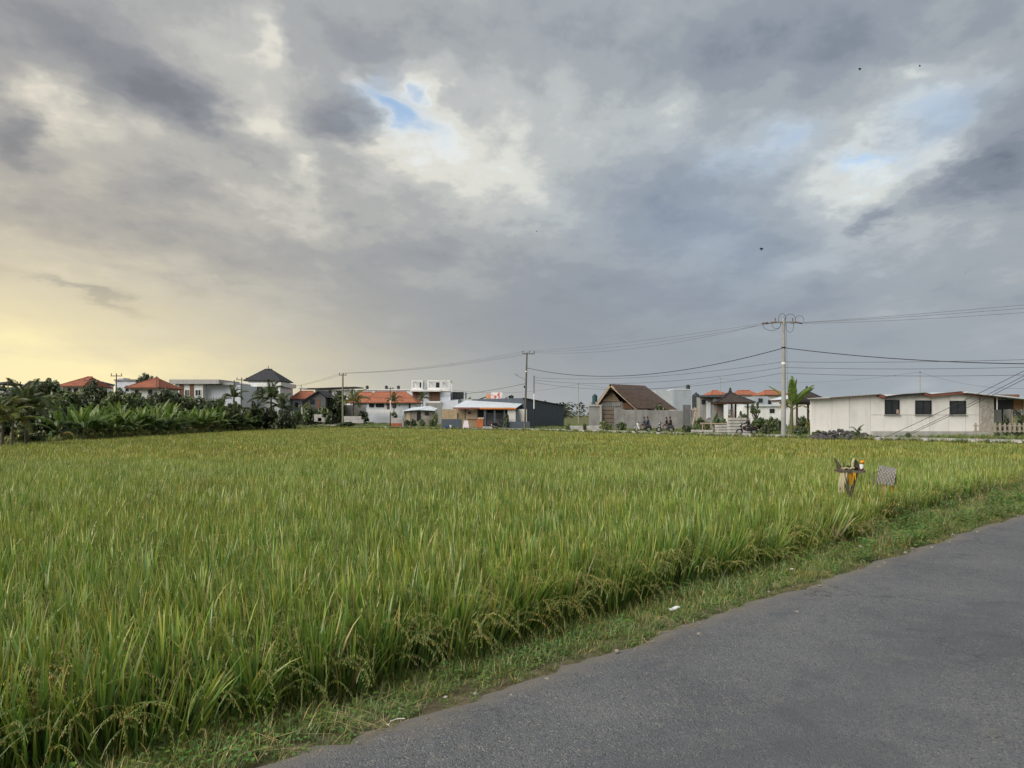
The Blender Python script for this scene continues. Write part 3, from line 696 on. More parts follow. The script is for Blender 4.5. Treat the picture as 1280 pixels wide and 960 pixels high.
white_p = mat('white_paint', (0.78, 0.78, 0.76), 0.6, 0.05, 3)
rubber = mat('rubber', (0.02, 0.02, 0.02), 0.8, 0.2, 5)
chrome = mat('bare_metal', (0.45, 0.45, 0.46), 0.35, 0.1, 5, metal=0.8)
orange_f = mat('orange_fascia', (0.62, 0.22, 0.06), 0.6, 0.2, 2, dirt=0.3)
soil_p = mat('dug_soil', (0.14, 0.11, 0.08), 0.95, 0.3, 3)

def GZ1(x, y): return float(ground_z(np.array([[x, y]]))[0])

class House:
    """a building laid out from photograph columns / rows on a front plane at distance Y"""
    def __init__(s, name, label, cat, px, Y, base=None, group=None):
        x = ax(px, Y); s.Y = Y; s.root = empty(name, (x, Y, GZ1(x, Y) if base is None else base), 0, label, cat, group); s.z0 = s.root.location.z - 0.15
    def X(s, px): return ax(px, s.Y)
    def Z(s, py): return az(py, s.Y)
    def part(s, name, m, fn, parent=None):
        mb = MB(); fn(mb); l = s.root.location
        mb.v = [(a_ - l.x, b_ - l.y, c_ - l.z) for a_, b_, c_ in mb.v]
        return link_mesh(name, mb.mesh(name, m), parent or s.root)
    def walls(s, px0, px1, py0, py1=None, d0=0.0, d1=6.0, m=None, name='wall'):
        z1 = s.Z(py0); z0 = s.z0 if py1 is None else s.Z(py1)
        return s.part(name, m, lambda b: b.box(s.X(px0), s.X(px1), s.Y + d0, s.Y + d1, z0, z1))
    def hip(s, px0, px1, pye, pyr, pr0, pr1, d0=-0.6, d1=6.6, m=None, th=0.12, name='roof'):
        x0, x1, xr0, xr1 = s.X(px0), s.X(px1), s.X(pr0), s.X(pr1); y0, y1 = s.Y + d0, s.Y + d1; ym = (y0 + y1) / 2; ze, zr = s.Z(pye), s.Z(pyr)
        a_, b_, c_, d_ = (x0, y0, ze), (x1, y0, ze), (x1, y1, ze), (x0, y1, ze); r0, r1 = (xr0, ym, zr), (xr1, ym, zr)
        o = s.part(name, m, lambda b: b.add([a_, b_, c_, d_, r0, r1], [(0, 1, 5, 4), (1, 2, 5), (2, 3, 4, 5), (3, 0, 4), (3, 2, 1, 0)]))
        s.part('eave_board', woodd if m is not dark_t else dark_t, lambda b: b.box(x0 + .03, x1 - .03, y0 + .03, y1 - .03, ze - th - 0.02, ze - 0.02), o)
        s.part('ridge_cap', m, lambda b: (b.tube([Vector(r0) + Vector((0, 0, .03)), Vector(r1) + Vector((.001, 0, .03))], .1, 6), [b.tube([Vector(p), Vector(q)], .07, 6) for p, q in ((a_, r0), (b_, r1))]), o)
        return o
    def window(s, px0, px1, py0, py1, d=0.0, fm=None, gm=None, bars=1, fw=0.07, name='window'):
        x0, x1, z0, z1 = s.X(px0), s.X(px1), s.Z(py1), s.Z(py0); y = s.Y + d; fm = fm or black
        def fr(b):
            b.box(x0, x1, y - .09, y + .02, z1 - fw, z1); b.box(x0, x1, y - .09, y + .02, z0, z0 + fw)
            b.box(x0, x0 + fw, y - .09, y + .02, z0 + fw, z1 - fw); b.box(x1 - fw, x1, y - .09, y + .02, z0 + fw, z1 - fw)
            for i in range(1, bars + 1):
                xc = x0 + (x1 - x0) * i / (bars + 1); b.box(xc - fw * .4, xc + fw * .4, y - .07, y + .02, z0 + fw, z1 - fw)
        o = s.part(name, fm, fr)
        for i in range(bars + 1):
            xa = x0 + (x1 - x0) * i / (bars + 1); xb = x0 + (x1 - x0) * (i + 1) / (bars + 1)
            s.part('pane', gm or glass, lambda b: b.box(xa + fw * .5, xb - fw * .5, y - .03, y - .012, z0 + fw * .5, z1 - fw * .5), o)
        return o
    def box(s, name, m, px0, px1, py0, py1, d0, d1, parent=None):
        return s.part(name, m, lambda b: b.box(s.X(px0), s.X(px1), s.Y + d0, s.Y + d1, s.Z(py1), s.Z(py0)), parent)
def water_tank(x, y, z, r, h, label, legs=0.0, m=None):
    t = empty('water_tank', (x, y, z), 0, label, 'water tank')
    mb = MB(); mb.lathe([(r * .96, legs), (r, legs + h * .04), (r, legs + h * .30), (r * .97, legs + h * .33), (r, legs + h * .36), (r, legs + h * .64), (r * .97, legs + h * .67), (r, legs + h * .70), (r, legs + h * .84), (r * .6, legs + h * .96), (r * .3, legs + h * .97)], 14)
    mb.build('tank', m or mat('black_tank_plastic', (0.03, 0.036, 0.04), 0.45, 0.2, 2), t, smooth=False)
    mb = MB(); mb.lathe([(r * .3, legs + h * .97), (r * .3, legs + h * 1.03), (r * .1, legs + h * 1.05)], 10); mb.build('lid', black, t)
    if legs:
        for sx in (-1, 1):
            for sy in (-1, 1):
                mb = MB(); mb.box(sx * r * .7 - .05, sx * r * .7 + .05, sy * r * .7 - .05, sy * r * .7 + .05, 0, legs); mb.build('leg', concrete, t)
    return t

# ================================================================== left side houses
def left_houses():
    h = House('villa', 'villa with steep black pyramid roof above the banana row', 'house', 326, 128)
    h.walls(302, 350, 484, None, 0, 7.5, white)
    h.box('balcony_slab', white, 298, 353.5, 478.5, 483.5, -1.0, 8.0)
    h.box('attic_wall', white, 310, 347, 474, 478.5, .3, 7.2)
    h.hip(305, 350, 475.5, 460, 322, 331, -0.4, 7.9, dark_t)
    h.box('finial', black, 326.6, 327.2, 456, 460, 3.5, 3.6)
    h.box('brick_panel', redb, 299, 315.5, 482, 498, -.6, 0.4)
    h.window(304.5, 311.5, 489, 497, -.6, bars=1)
    h.window(317, 323, 482.5, 496, 0, white_p, bars=0, gm=glass); h.window(326, 334, 482.5, 496, 0, white_p, bars=1); h.window(337, 346, 482.5, 496, 0, white_p, bars=1)
    h.box('column', white, 349.5, 352, 483.5, 500, -.8, -.4)
    h = House('modern_villa', 'long pale two-storey villa with brown panels behind the banana row', 'house', 255, 118)
    h.walls(219, 253.5, 480, None, 0, 9, white); h.walls(253.5, 297, 481, None, 1.2, 9, bwhite, 'side_wing')
    h.box('parapet', mat('grey_parapet', (.40, .39, .38), .8), 213, 275, 474.5, 480.0, -.5, 8.5)
    h.box('roof_slab', mat('grey_parapet', (.40, .39, .38)), 275.2, 290, 478, 481, .6, 8.5)
    for a_, b_ in ((224.5, 229.5), (237.5, 242)): h.box('brown_panel', woodd, a_, b_, 480.2, 497, -.12, .1)
    h.window(231, 237, 487, 495, 0, white_p, bars=1); h.window(244, 251.5, 487, 495, 0, white_p, bars=1)
    for (p0, p1, r0, r1, pe, pr, Y, lab) in ((75, 108.5, 93, 100, 482.5, 470, 105, 'house under a red tile roof beside the tallest tree on the left'),
                                      (159, 201.5, 180, 184, 484.5, 471, 100, 'house under a red hip roof left of the long pale villa')):
        h = House('tiled_house', lab, 'house', (p0 + p1) / 2, Y); h.walls(p0 + 3, p1 - 4, pe, None, 0, 6, white)
        h.hip(p0, p1, pe, pr, r0, r1, -.8, 7, orange_t)
        h.window(p0 + 10, p0 + 14, pe + 3, pe + 9, 0); h.window(p1 - 16, p1 - 11, pe + 3, pe + 9, 0)
    h = House('flat_roof_house', 'plain pale flat-roofed block between the two red-roofed houses', 'house', 157, 112)
    h.walls(144, 169.5, 475.5, None, 0, 6, bwhite); h.box('parapet', concrete, 143.2, 170.5, 474.2, 476, -.2, 6.2); h.box('stair_head', bwhite, 144, 150, 472, 474.2, 1, 3); h.window(157, 161, 482, 489, 0)
    h = House('dark_gable_house', 'small house with dark sloping roof right of the leftmost red roof', 'house', 112, 118)
    h.walls(106, 121, 479, None, 0, 5, white); h.hip(103, 123, 479.5, 475, 110, 113, -.5, 5.5, dark_t); h.window(113, 117, 481, 486, 0)
    h = House('grey_gable_house', 'house with a pale grey gable front at the far left', 'house', 38, 108)
    def gable(b):
        b.prism([(h.X(28), h.z0), (h.X(46), h.z0), (h.X(46), h.Z(484)), (h.X(39), h.Z(476.5)), (h.X(28), h.Z(484))], 'y', h.Y, h.Y + 6)
    h.part('wall', mat('grey_render', (.42, .42, .42), dirt=.2), gable)
    for p0, p1 in ((26.5, 39), (47.5, 39)):
        h.part('roof', mat('grey_roof_sheet', (.24, .24, .25)), lambda b: b.slab([(h.X(p0), h.Y - .4, h.Z(485)), (h.X(p1), h.Y - .4, h.Z(475.8)), (h.X(p1), h.Y + 6.3, h.Z(475.8)), (h.X(p0), h.Y + 6.3, h.Z(485))], .12))
    h.window(36, 41, 484, 489, 0)
    h = House('brick_house', 'low orange brick house behind trees at the far left', 'house', 28, 104)
    h.walls(20, 37, 488, None, 0, 5, redb); h.box('parapet', concrete, 19, 38, 487, 488.2, -.2, 5.2); h.window(25, 30, 491, 497, 0)
    h = House('pavilion', 'dark-roofed open pavilion touching the left border of the photo', 'pavilion', 2, 108)
    h.walls(-8, 7, 484, None, .6, 4, bwhite); h.hip(-10, 8.5, 480, 476.8, -3, 2, -.6, 4.6, dark_t); h.window(-2, 3, 482.5, 488, .6)
    # blue and white shed between the palm and the bananas
    h = House('shed', 'low blue and white shed seen between palm trunk and bananas', 'shed', 44, 62)
    h.walls(26, 62, 529, None, 0, 3, mat('blue_panel', (.10, .13, .21), .8, .3, 2, dirt=.4))
    h.part('roof', mat('rusty_shed_roof', (.20, .19, .18), .8, .3, 1), lambda b: b.slab([(h.X(23), h.Y - .5, h.Z(530)), (h.X(64), h.Y - .5, h.Z(530)), (h.X(64), h.Y + 3.2, h.Z(523)), (h.X(23), h.Y + 3.2, h.Z(523))], .06))
    h.box('door', white_p, 41, 44, 530, 542, -.06, .0); h.window(48, 54, 531.5, 536, 0, white_p)
left_houses()

def centre_left():
    h = House('flat_roof_villa', 'white villa with thin dark flat roof above the grey garden wall', 'house', 410, 172)
    h.walls(394, 438, 487, None, 0, 8, white)
    h.part('roof', dark_t, lambda b: b.slab([(h.X(386), h.Y - 1.5, h.Z(485.6)), (h.X(445), h.Y - 1.5, h.Z(483.6)), (h.X(445), h.Y + 9, h.Z(482.6)), (h.X(386), h.Y + 9, h.Z(484.6))], .25))
    h.box('upper_roof', mat('grey_parapet', (.40, .39, .38)), 375, 393, 485, 486.4, -1, 4)
    for c in (377, 436.5, 442): h.box('column', concrete, c - .7, c + .7, 485.2, 500, -.9, -.6)
    h.window(411, 414.5, 488, 496, 0, bars=0); h.window(420, 427, 489, 496, 0)
    h = House('orange_house', 'grey house with orange tile roof right beside the tall shrubs', 'house', 377, 134)
    h.walls(366, 388, 498, None, 0, 6, grey_c); h.hip(362, 395, 498.5, 488.5, 369, 386, -.5, 6.4, orange_b); h.window(369, 373, 503, 509, 0); h.window(378, 383, 503, 509, 0)
    h = House('gable_house', 'house with dark gable roof left of the street pole', 'house', 395, 128)
    h.part('wall', mat('dark_grey_render', (.12, .12, .125), dirt=.1), lambda b: b.prism([(h.X(381), h.z0), (h.X(407), h.z0), (h.X(407), h.Z(497)), (h.X(398.5), h.Z(489.5)), (h.X(381), h.Z(500))], 'y', h.Y, h.Y + 6))
    for q in (((377.5, 501.5), (398.7, 488)), ((411, 496.8), (398.7, 488))):
        h.part('roof', dark_t, lambda b: b.slab([(h.X(q[0][0]), h.Y - .5, h.Z(q[0][1])), (h.X(q[1][0]), h.Y - .5, h.Z(q[1][1])), (h.X(q[1][0]), h.Y + 6.4, h.Z(q[1][1])), (h.X(q[0][0]), h.Y + 6.4, h.Z(q[0][1]))], .14))
    h.window(388, 393, 499, 505, 0, bars=0); h.box('door', woodd, 396, 400, 499, 512, -.05, .02)
    # orange-roofed bungalow
    h = House('bungalow', 'long white bungalow under a broad bright orange tile roof', 'house', 486, 140)
    h.walls(440, 462, 503, None, 1, 8, bwhite); h.walls(459, 520, 502.5, None, 0, 8, bwhite)
    h.hip(430, 466, 503, 489.3, 441, 460, .2, 8.4, orange_b); h.hip(458, 522, 503.3, 489, 464, 504, -.7, 8.8, orange_b)
    for a_, b_ in ((461.5, 467.5), (470, 480)): h.window(a_, b_, 504.5, 509, 0, bars=2, fw=.09)
    h.window(490.5, 495, 504.5, 510, 0); h.window(511, 513, 504, 511, 0, bars=0); h.box('door', woodd, 483.5, 487, 504.5, 515, -.05, .02)
    h.box('porch_wall', white, 462, 503, 512, 516, -2.0, -1.7)
    h = House('terrace_block', 'white flat block with roof tanks behind the orange bungalow', 'house', 470, 165)
    h.walls(440, 516, 487.5, None, 0, 7, bwhite); h.box('parapet', white, 439, 517, 486.4, 487.6, -.2, 7.2); h.window(445, 449, 490, 495, 0)
    for k, (px, lab) in enumerate(((459, 'black roof tank above the left end of the orange roof'), (483, 'black roof tank above the middle of the orange roof'), (498, 'black roof tank above the right end of the orange roof'))):
        water_tank(ax(px, 168), 168, az(486.5, 168), .36, .85, lab)
    # grey garden wall
    t = empty('garden_wall', (ax(420, 133), 133, GZ1(ax(420, 133), 133)), 0, 'plain grey garden wall left of the orange bungalow', 'wall')
    Y = 133; n = 7
    for i in range(n):
        a_, b_ = 386 + i * 10.2, 386 + (i + 1) * 10.2
        mb = MB(); mb.box(ax(a_, Y) + .01, ax(b_, Y) - .01, Y, Y + .18, t.location.z - .4, az(505.5 + .35 * i * .5, Y)); mb.build('panel', block, t, world=True)
    for px in (405.5, 441.5): mb = MB(); mb.box(ax(px, Y) - .1, ax(px, Y) + .1, Y - .07, Y + .25, t.location.z - .4, az(504.5, Y)); mb.build('pillar', concrete, t, world=True)
    # block stacks beside the lane
    def stack(name, lab, rows, Y, th=None):
        for (p0, p1, y0, y1, ll) in rows:
            zb, zt = az(y1, Y), az(y0, Y)
            o = MB().box(-(ax(p1, Y) - ax(p0, Y)) / 2, (ax(p1, Y) - ax(p0, Y)) / 2, -.45, .45, 0, zt - zb).build(name, slab_c, bevel=.03)
            o.location = (ax((p0 + p1) / 2, Y), Y, zb); tag(o, ll, 'concrete block', 'concrete blocks beside the far lane')
    stack('concrete_block', '', [(393.5, 403, 518, 527, 'upright concrete block standing left of street pole'), (398, 406.5, 522, 527.5, 'low concrete block against the upright one left of street pole')], 124)
    stack('concrete_block', '', [(430, 452, 520.3, 524.3, 'upper slab of the concrete pile right of street pole'), (431, 455, 524.4, 529, 'lower slab of the concrete pile right of street pole')], 122)
    stack('concrete_block', '', [(489, 504, 522.5, 526.5, 'top slab of pile beside the black and white lamp pole'), (489.5, 505, 526.6, 533.5, 'bottom slab of pile beside the black and white lamp pole')], 112)
    o = MB().box(-.85, .85, -.3, .3, 0, .62).build('brick_pile', redb, bevel=.02); o.location = (ax(495.2, 110.6), 110.6, -.15); tag(o, 'small red brick pile in front of concrete slabs', 'bricks')
centre_left()

def white_tower():
    Y = 152
    h = House('unfinished_building', 'white three-storey building with open roof frames and brown shutters', 'building', 540, Y)
    h.walls(514.5, 563, 489.0, None, 0, 9, bwhite); h.walls(551, 580.5, 500.5, None, -.6, 8, bwhite, 'side_wing'); h.walls(564, 580.5, 489.5, 500.6, 1.2, 8, bwhite, 'upper_wing')
    # open frames on the roof
    for a_, b_ in ((514.5, 528.5), (534.5, 551.2), (551.4, 563)):
        def fr(b):
            x0, x1, zt, zb = h.X(a_), h.X(b_), h.Z(475.3), h.Z(489)
            b.box(x0, x1, Y - .2, Y + .3, zt - .28, zt); b.box(x0, x0 + .28, Y - .2, Y + .3, zb, zt - .28); b.box(x1 - .28, x1, Y - .2, Y + .3, zb, zt - .28)
            b.box(x0, x1, Y + 5, Y + 5.4, zb, zt - .4); b.box(x0, x0 + .25, Y + .3, Y + 5, zt - .28, zt); b.box(x1 - .25, x1, Y + .3, Y + 5, zt - .28, zt)
            b.box(x0 + .28, x1 - .28, Y - .2, Y + .1, zb, zb + .75)
        h.part('roof_frame', white, fr)
    h.box('link_wall', bwhite, 528.7, 534.3, 477, 489, 1, 1.3)
    h.window(521, 528, 476.8, 484.5, 4.9); h.window(542, 549.5, 476.8, 483.5, 4.9)
    h.box('balcony_slab', white, 513.8, 551.5, 487.6, 489.6, -1.3, -.02)
    for a_, b_ in ((515.8, 527.5), (536.5, 550)):
        o = h.box('shutter', woodd, a_, b_, 490, 501, -.14, -.02)
        for i in range(1, 5):
            xc = a_ + (b_ - a_) * i / 5; h.box('shutter_gap', black, xc - .15, xc + .15, 490.5, 500.6, -.17, -.14, o)
    h.box('balcony_slab', white, 536, 551.5, 501.6, 503.6, -1.3, -.7)
    h.window(545, 550, 504, 511, -.62, bars=0); h.window(565, 579, 489.8, 499, 1.2, bars=3)
    # storage shed and stone house in front
    h = House('tin_shed', 'small tin-roofed shed below the white three-storey building', 'shed', 528, 122)
    h.walls(505, 541, 513, None, 0, 4, mat('patchy_shed_wall', (.26, .24, .21), .9, .5, 1.2, dirt=.4))
    h.part('roof', zinc, lambda b: b.slab([(h.X(502), h.Y - .6, h.Z(514)), (h.X(524), h.Y - .6, h.Z(512)), (h.X(534), h.Y + 4, h.Z(507)), (h.X(512), h.Y + 4, h.Z(509))], .06))
    h.part('roof', zinc, lambda b: b.slab([(h.X(524.4), h.Y - .6, h.Z(512)), (h.X(544), h.Y - .6, h.Z(513.2)), (h.X(544), h.Y + 4, h.Z(510)), (h.X(534.2), h.Y + 4, h.Z(507))], .06))
    h.box('door', black, 521, 526, 514.5, 526, -.05, .01); h.box('doorway', palew, 508, 513, 515, 526, -.06, .01); h.window(531, 536, 515, 519, 0)
    h = House('boundary_wall', 'round-cornered concrete wall below the white three-storey building', 'wall', 542, 136)
    h.walls(532, 550, 503.5, None, 0, .4, concrete); h.walls(550, 552, 502.8, None, -.1, .5, block, 'pillar')
white_tower()

def cafe():
    Y = 101.0
    t = House('roadside_cafe', 'slate-blue roadside shop with pale metal awning and orange fascia', 'shop', 640, Y)
    # main hall: its long dark gable wall shows on the right
    X = t.X
    xl, xr = ax(655, 103), ax(706, 110)
    def hall(b):
        b.add([(X(570), Y + 4, t.z0), (xl, 102.2, t.z0), (xr, 112, t.z0), (X(570), 116, t.z0),
               (X(570), Y + 4, az(499.5, Y + 4)), (xl, 102.2, az(497.5, 102.2)), (xr, 112, az(506.5, 112)), (X(570), 116, az(500, Y + 4))],
              [(0, 1, 5, 4), (1, 2, 6, 5), (2, 3, 7, 6), (3, 0, 4, 7), (4, 5, 6, 7)])
    t.part('wall', slate, hall)
    def cap(b):
        p, q = Vector((xl, 102.2, az(497.3, 102.2))), Vector((xr, 112, az(506.2, 112))); d = (q - p).normalized(); n_ = Vector((d.y, -d.x, 0)).normalized() * .14
        b.slab([p + n_ - d * .2, q + n_ + d * .2, q - n_ + d * .2, p - n_ - d * .2], .16)
    t.part('parapet_cap', dark_t, cap)
    t.box('parapet', mat('grey_parapet', (.40, .39, .38)), 575, 655, 498.2, 501.2, 3.4, 3.95)
    # awning roof
    t.part('awning', zinc, lambda b: b.slab([(X(566.5), Y - 1.2, t.Z(509.2)), (X(645.5), Y - 1.2, t.Z(509.6)), (X(659.5), Y + 3.4, az(500.6, Y + 3.4)), (X(579), Y + 3.4, az(500.6, Y + 3.4))], .07))
    t.box('fascia', orange_f, 600, 645, 509.8, 511.6, -1.28, -1.2); t.box('fascia', redtrim, 567, 599.8, 509.4, 511.2, -1.28, -1.2)
    # front
    t.box('timber_wall', tan_w, 552, 596, 511.4, 534.5, .2, .45); t.box('timber_wall', palew, 583, 596.5, 511.4, 524, .02, .18)
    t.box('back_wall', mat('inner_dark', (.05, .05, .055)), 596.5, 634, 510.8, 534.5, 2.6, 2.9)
    t.box('shop_panel', mat('grey_inner_panel', (.30, .31, .32)), 608, 629, 516, 533, 1.6, 1.75)
    for a_, b_ in ((605, 608), (617.5, 619.5), (629.5, 631.5), (645, 648)): t.box('column', slate, a_, b_, 511.6, 534.5, -.9, -.6)
    t.box('counter', mat('orange_wood', (.40, .13, .05)), 596, 604.5, 524, 534.4, -1, -.2); t.box('counter_top', palew, 597.5, 605, 521.8, 523.9, -1.05, -.1)
    t.box('canvas_blind', cream_p, 634.5, 644.5, 512, 527, -.8, -.7); t.box('canvas_blind', cream_p, 647.5, 658.5, 511.5, 527, -.2, -.1)
    t.box('low_wall', slate, 627.5, 662, 527, 535, -1.5, -1.2); t.box('low_wall', slate, 553.5, 578.5, 523.8, 534.6, -1.5, -1.25)
    t.box('step', slab_c, 604, 616, 533, 535, -1.9, -1.1)
    t.part('small_gable', woodd, lambda b: b.prism([(X(587), t.Z(512.5)), (X(594), t.Z(512.5)), (X(590.5), t.Z(509.2))], 'y', Y - 1.6, Y - 1.35))
    t.window(585, 588.5, 515, 517.5, .02, bars=0); t.box('post', black, 581.5, 582.5, 511, 524, -.9, -.8)
    t.box('shelf', palew, 569.5, 571.3, 515.5, 524, .0, .18)
    # A-board
    a_ = empty('sandwich_board', (ax(582.5, 98.9), 98.9, -.15), 0, 'white sandwich board standing in front of the shop', 'sign')
    pinkp = mat('faded_board_print', (.72, .66, .70), .7, .25, 9, c2=(.55, .45, .52))
    for s_ in (-1, 1):
        mb = MB(); mb.slab([(-.45, s_ * .32, 0), (.45, s_ * .32, 0), (.28, s_ * .03, 1.12), (-.28, s_ * .03, 1.12)], .03); mb.build('board', pinkp, a_)
    mb = MB(); mb.box(-.28, .28, -.05, .05, 1.12, 1.16); mb.build('hinge_bar', palew, a_)
    # roof sign
    s_ = empty('roof_sign', (ax(621, 104), 104, az(500, 104)), 0, 'red and white hoarding on posts above shop roof', 'sign')
    rp = bpy.data.materials.new('red_white_print'); rp.use_nodes = True; nt = rp.node_tree; g = nt.nodes.new('ShaderNodeNewGeometry'); n = nt.nodes.new('ShaderNodeTexNoise'); nt.links.new(g.outputs['Position'], n.inputs['Vector']); n.inputs['Scale'].default_value = 3.2; n.inputs['Detail'].default_value = 3
    nt.links.new(mixc(nt, E(nt, n.outputs[0]).smooth(.50, .58), (.78, .74, .72), (.62, .12, .10)), nt.nodes['Principled BSDF'].inputs['Base Color'])
    w2 = 14 / FPX * 104 / 2; hh = 9.5 / FPX * 104
    MB().box(-w2, w2, -.05, .05, .05, hh).build('panel', rp, s_); MB().box(-w2 - .75, -w2 - .05, .0, .08, .05, hh * .8).build('side_panel', mat('orange_print', (.6, .3, .18), .7, .4, 6), s_)
    for q in (-.5, .5): MB().box(q * w2 - .04, q * w2 + .04, .06, .12, -.6, hh).build('post', black, s_)
    # odds and ends by the front
    for k, (px, py, c, lab) in enumerate(((559, 534.5, (.06, .10, .22), 'dark blue crate against the shop low wall'), (563.5, 534.5, (.6, .6, .6), 'white bucket against the shop low wall'))):
        e_ = empty('crate' if k == 0 else 'bucket', (ax(px, 99), 99, -.13), 0, lab, 'crate' if k == 0 else 'bucket')
        if k == 0:
            MB().box(-.3, .3, -.2, .2, 0, .32).build('body', mat('blue_plastic', c), e_); MB().box(-.33, .33, -.23, .23, .3, .36).build('lip', mat('blue_plastic', c), e_)
        else:
            MB().lathe([(.14, 0), (.19, .4)], 12).build('body', white_p, e_); MB().lathe([(.19, .4), (.205, .4), (.205, .44), (.19, .44)], 12, cap=False).build('lip', white_p, e_)
    # roofs and aerial clutter behind
    h = House('shop_outbuilding', 'low building with pitched tin roofs behind the shop', 'building', 630, 118)
    h.walls(600, 652, 502, None, 0, 6, concrete)
    for a_, b_, c_ in ((594, 609, 494.5), (626, 640, 492.5)):
        h.part('roof', zinc, lambda b: b.slab([(h.X(a_), h.Y - .5, h.Z(500)), (h.X(b_), h.Y - .5, h.Z(c_)), (h.X(b_), h.Y + 5, h.Z(c_)), (h.X(a_), h.Y + 5, h.Z(500))], .07))
    h.window(636, 642, 494.5, 498.8, 0); h.box('parapet', dark_t, 628, 652, 498.6, 502, -.3, .2)
cafe()

def timber_house():
    Y = 96.0
    h = House('timber_house', 'house with steep brown shingle roof and pale timber gable', 'house', 790, Y)
    yb = Y + 7.5
    gx0, gx1, xp = h.X(745), h.X(776), h.X(761.5)      # gable facing us on the left, ridge running right and back
    zp = h.Z(480.2)
    h.part('wall', block, lambda b: b.box(h.X(747), h.X(779), Y + .6, yb, h.z0, h.Z(502)))
    h.part('wall', block, lambda b: b.box(h.X(779), h.X(840), Y + 1.6, yb, h.z0, h.Z(511.5)))
    h.part('gable', palew, lambda b: b.prism([(h.X(750), h.Z(501.6)), (h.X(775.5), h.Z(501.6)), (h.X(762), h.Z(484))], 'y', Y + .5, Y + .62))
    for i in range(6):
        z = 501.0 - i * 2.6; xa = 751.5 + i * 1.75; xb = 774 - i * 2.1
        h.part('plank', mat('greyed_plank', (.33, .25, .165), .85, .2, 5), lambda b: b.box(h.X(xa), h.X(xb), Y + .46, Y + .5, h.Z(z), h.Z(z - 2.2)))
    # roof planes
    R0, R1 = (h.X(761.5), Y - .6, zp), (h.X(813), Y + 4, az(482, Y + 4))
    o = h.part('roof', brown_t, lambda b: (b.slab([R0, (h.X(795), Y - 1.4, h.Z(510.6)), (h.X(846.5), Y + .6, az(511, Y + .6)), R1], .16)))
    h.part('eave_board', woodd, lambda b: b.box(h.X(796), h.X(845), Y - .55, Y - .45, h.Z(512.2), h.Z(511)), o)
    h.part('roof', brown_t, lambda b: b.slab([R0, R1, (h.X(800), yb + 2, az(511, yb)), (h.X(744.3), Y + .2, h.Z(505.5))], .16))
    h.part('roof', brown_t, lambda b: b.slab([R1, (h.X(846.5), Y + .6, az(511, Y + .6)), (h.X(832), yb + 1.5, az(511, yb + 1.5))], .14))
    for q in (((744, 505.6), (761.7, 480.0)), ((795.5, 511), (761.7, 480.0))):
        h.part('barge_board', palew, lambda b: b.slab([(h.X(q[0][0]), Y - .72, h.Z(q[0][1])), (h.X(q[1][0]), Y - .72, h.Z(q[1][1])), (h.X(q[1][0]), Y - .6, h.Z(q[1][1])), (h.X(q[0][0]), Y - .6, h.Z(q[0][1]))], .26))
    h.box('beam', woodd, 779, 796, 503.5, 511, .1, .5)
    for i in range(9): h.box('lattice_block', slab_c, 752 + i * 2.8, 753.6 + i * 2.8, 504.5, 508, .48, .6)
    # compound wall, one panel after another
    t = empty('compound_wall', (ax(800, 92), 92, -.2), 0, 'long raw concrete wall around the brown-roofed timber house', 'wall')
    Yw = 91.5; px = [768, 781, 795, 809, 823, 837, 853.5]
    for i in range(6):
        mb = MB(); mb.box(ax(px[i], Yw) + .012, ax(px[i + 1], Yw) - .012, Yw, Yw + .2, -.5, az(511.6 + .25 * i + (.4 if i % 2 else 0), Yw)); mb.build('panel', concrete, t, world=True)
    mb = MB(); mb.box(ax(853.7, Yw), ax(863, Yw), Yw - .2, Yw + .1, -.5, az(506, Yw)); mb.build('end_wall', mat('dark_concrete', (.15, .15, .155), .9, .2, 1, dirt=.4), t, world=True)
    mb = MB(); mb.box(ax(736, Yw), ax(750, Yw), Yw - .25, Yw, -.5, az(508, Yw)); mb.build('gate_wall', concrete, t, world=True)
    mb = MB(); mb.box(ax(734.5, Yw), ax(750.5, Yw), Yw - .4, Yw + .15, az(507.8, Yw), az(506.2, Yw)); mb.build('gate_lintel', slab_c, t, world=True)
    mb = MB(); mb.box(ax(749.4, Yw), ax(751.2, Yw), Yw - .42, Yw - .26, -.5, az(506.5, Yw)); mb.build('gate_post', slab_c, t, world=True)
    mb = MB(); mb.box(ax(753, Yw), ax(768, Yw), Yw + .25, Yw + .35, -.4, az(509.5, Yw)); mb.build('gate', mat('weathered_gate', (.19, .165, .135), .85, .25, 2, dirt=.3), t, world=True)
    for i in range(4):
        mb = MB(); mb.box(ax(753, Yw), ax(768, Yw), Yw + .2, Yw + .25, az(528 - i * 5, Yw), az(527.2 - i * 5, Yw)); mb.build('gate_rail', woodd, t, world=True)
    for k, (px, lab) in enumerate(((712.5, 'left low grey kerb wall section before the compound gate'), (736, 'right low grey kerb wall section before the compound gate'))):
        o = MB().box(-1.15, 1.15, -.15, .15, 0, .62).build('low_wall', slab_c, bevel=.03); o.location = (ax(px + 8, 88), 88, -.22); tag(o, lab, 'wall')
    water_tank(ax(743.5, 99), 99, -.2, .36, 1.35, 'blue-green water tank beside the timber gable', legs=az(505, 99) + .2, m=mat('teal_tank', (.03, .07, .08), .45, .2, 2))
    # blue-grey block building behind
    h = House('cladded_block', 'tall plain blue-grey block behind the brown-roofed house', 'building', 842, 122)
    h.walls(822, 842, 487.5, None, 1.5, 9, mat('pale_grey_cladding', (.43, .46, .48), .6, .06, .8, dirt=.12)); h.walls(842, 864, 487, None, 0, 9, grey_c, 'front_wall')
    h.box('coping', white_p, 841.7, 864.3, 486.4, 487, -.05, 9.1);
    water_tank(ax(860, 124), 124, az(487, 124), .36, .85, 'black water tank on top of the blue-grey block')
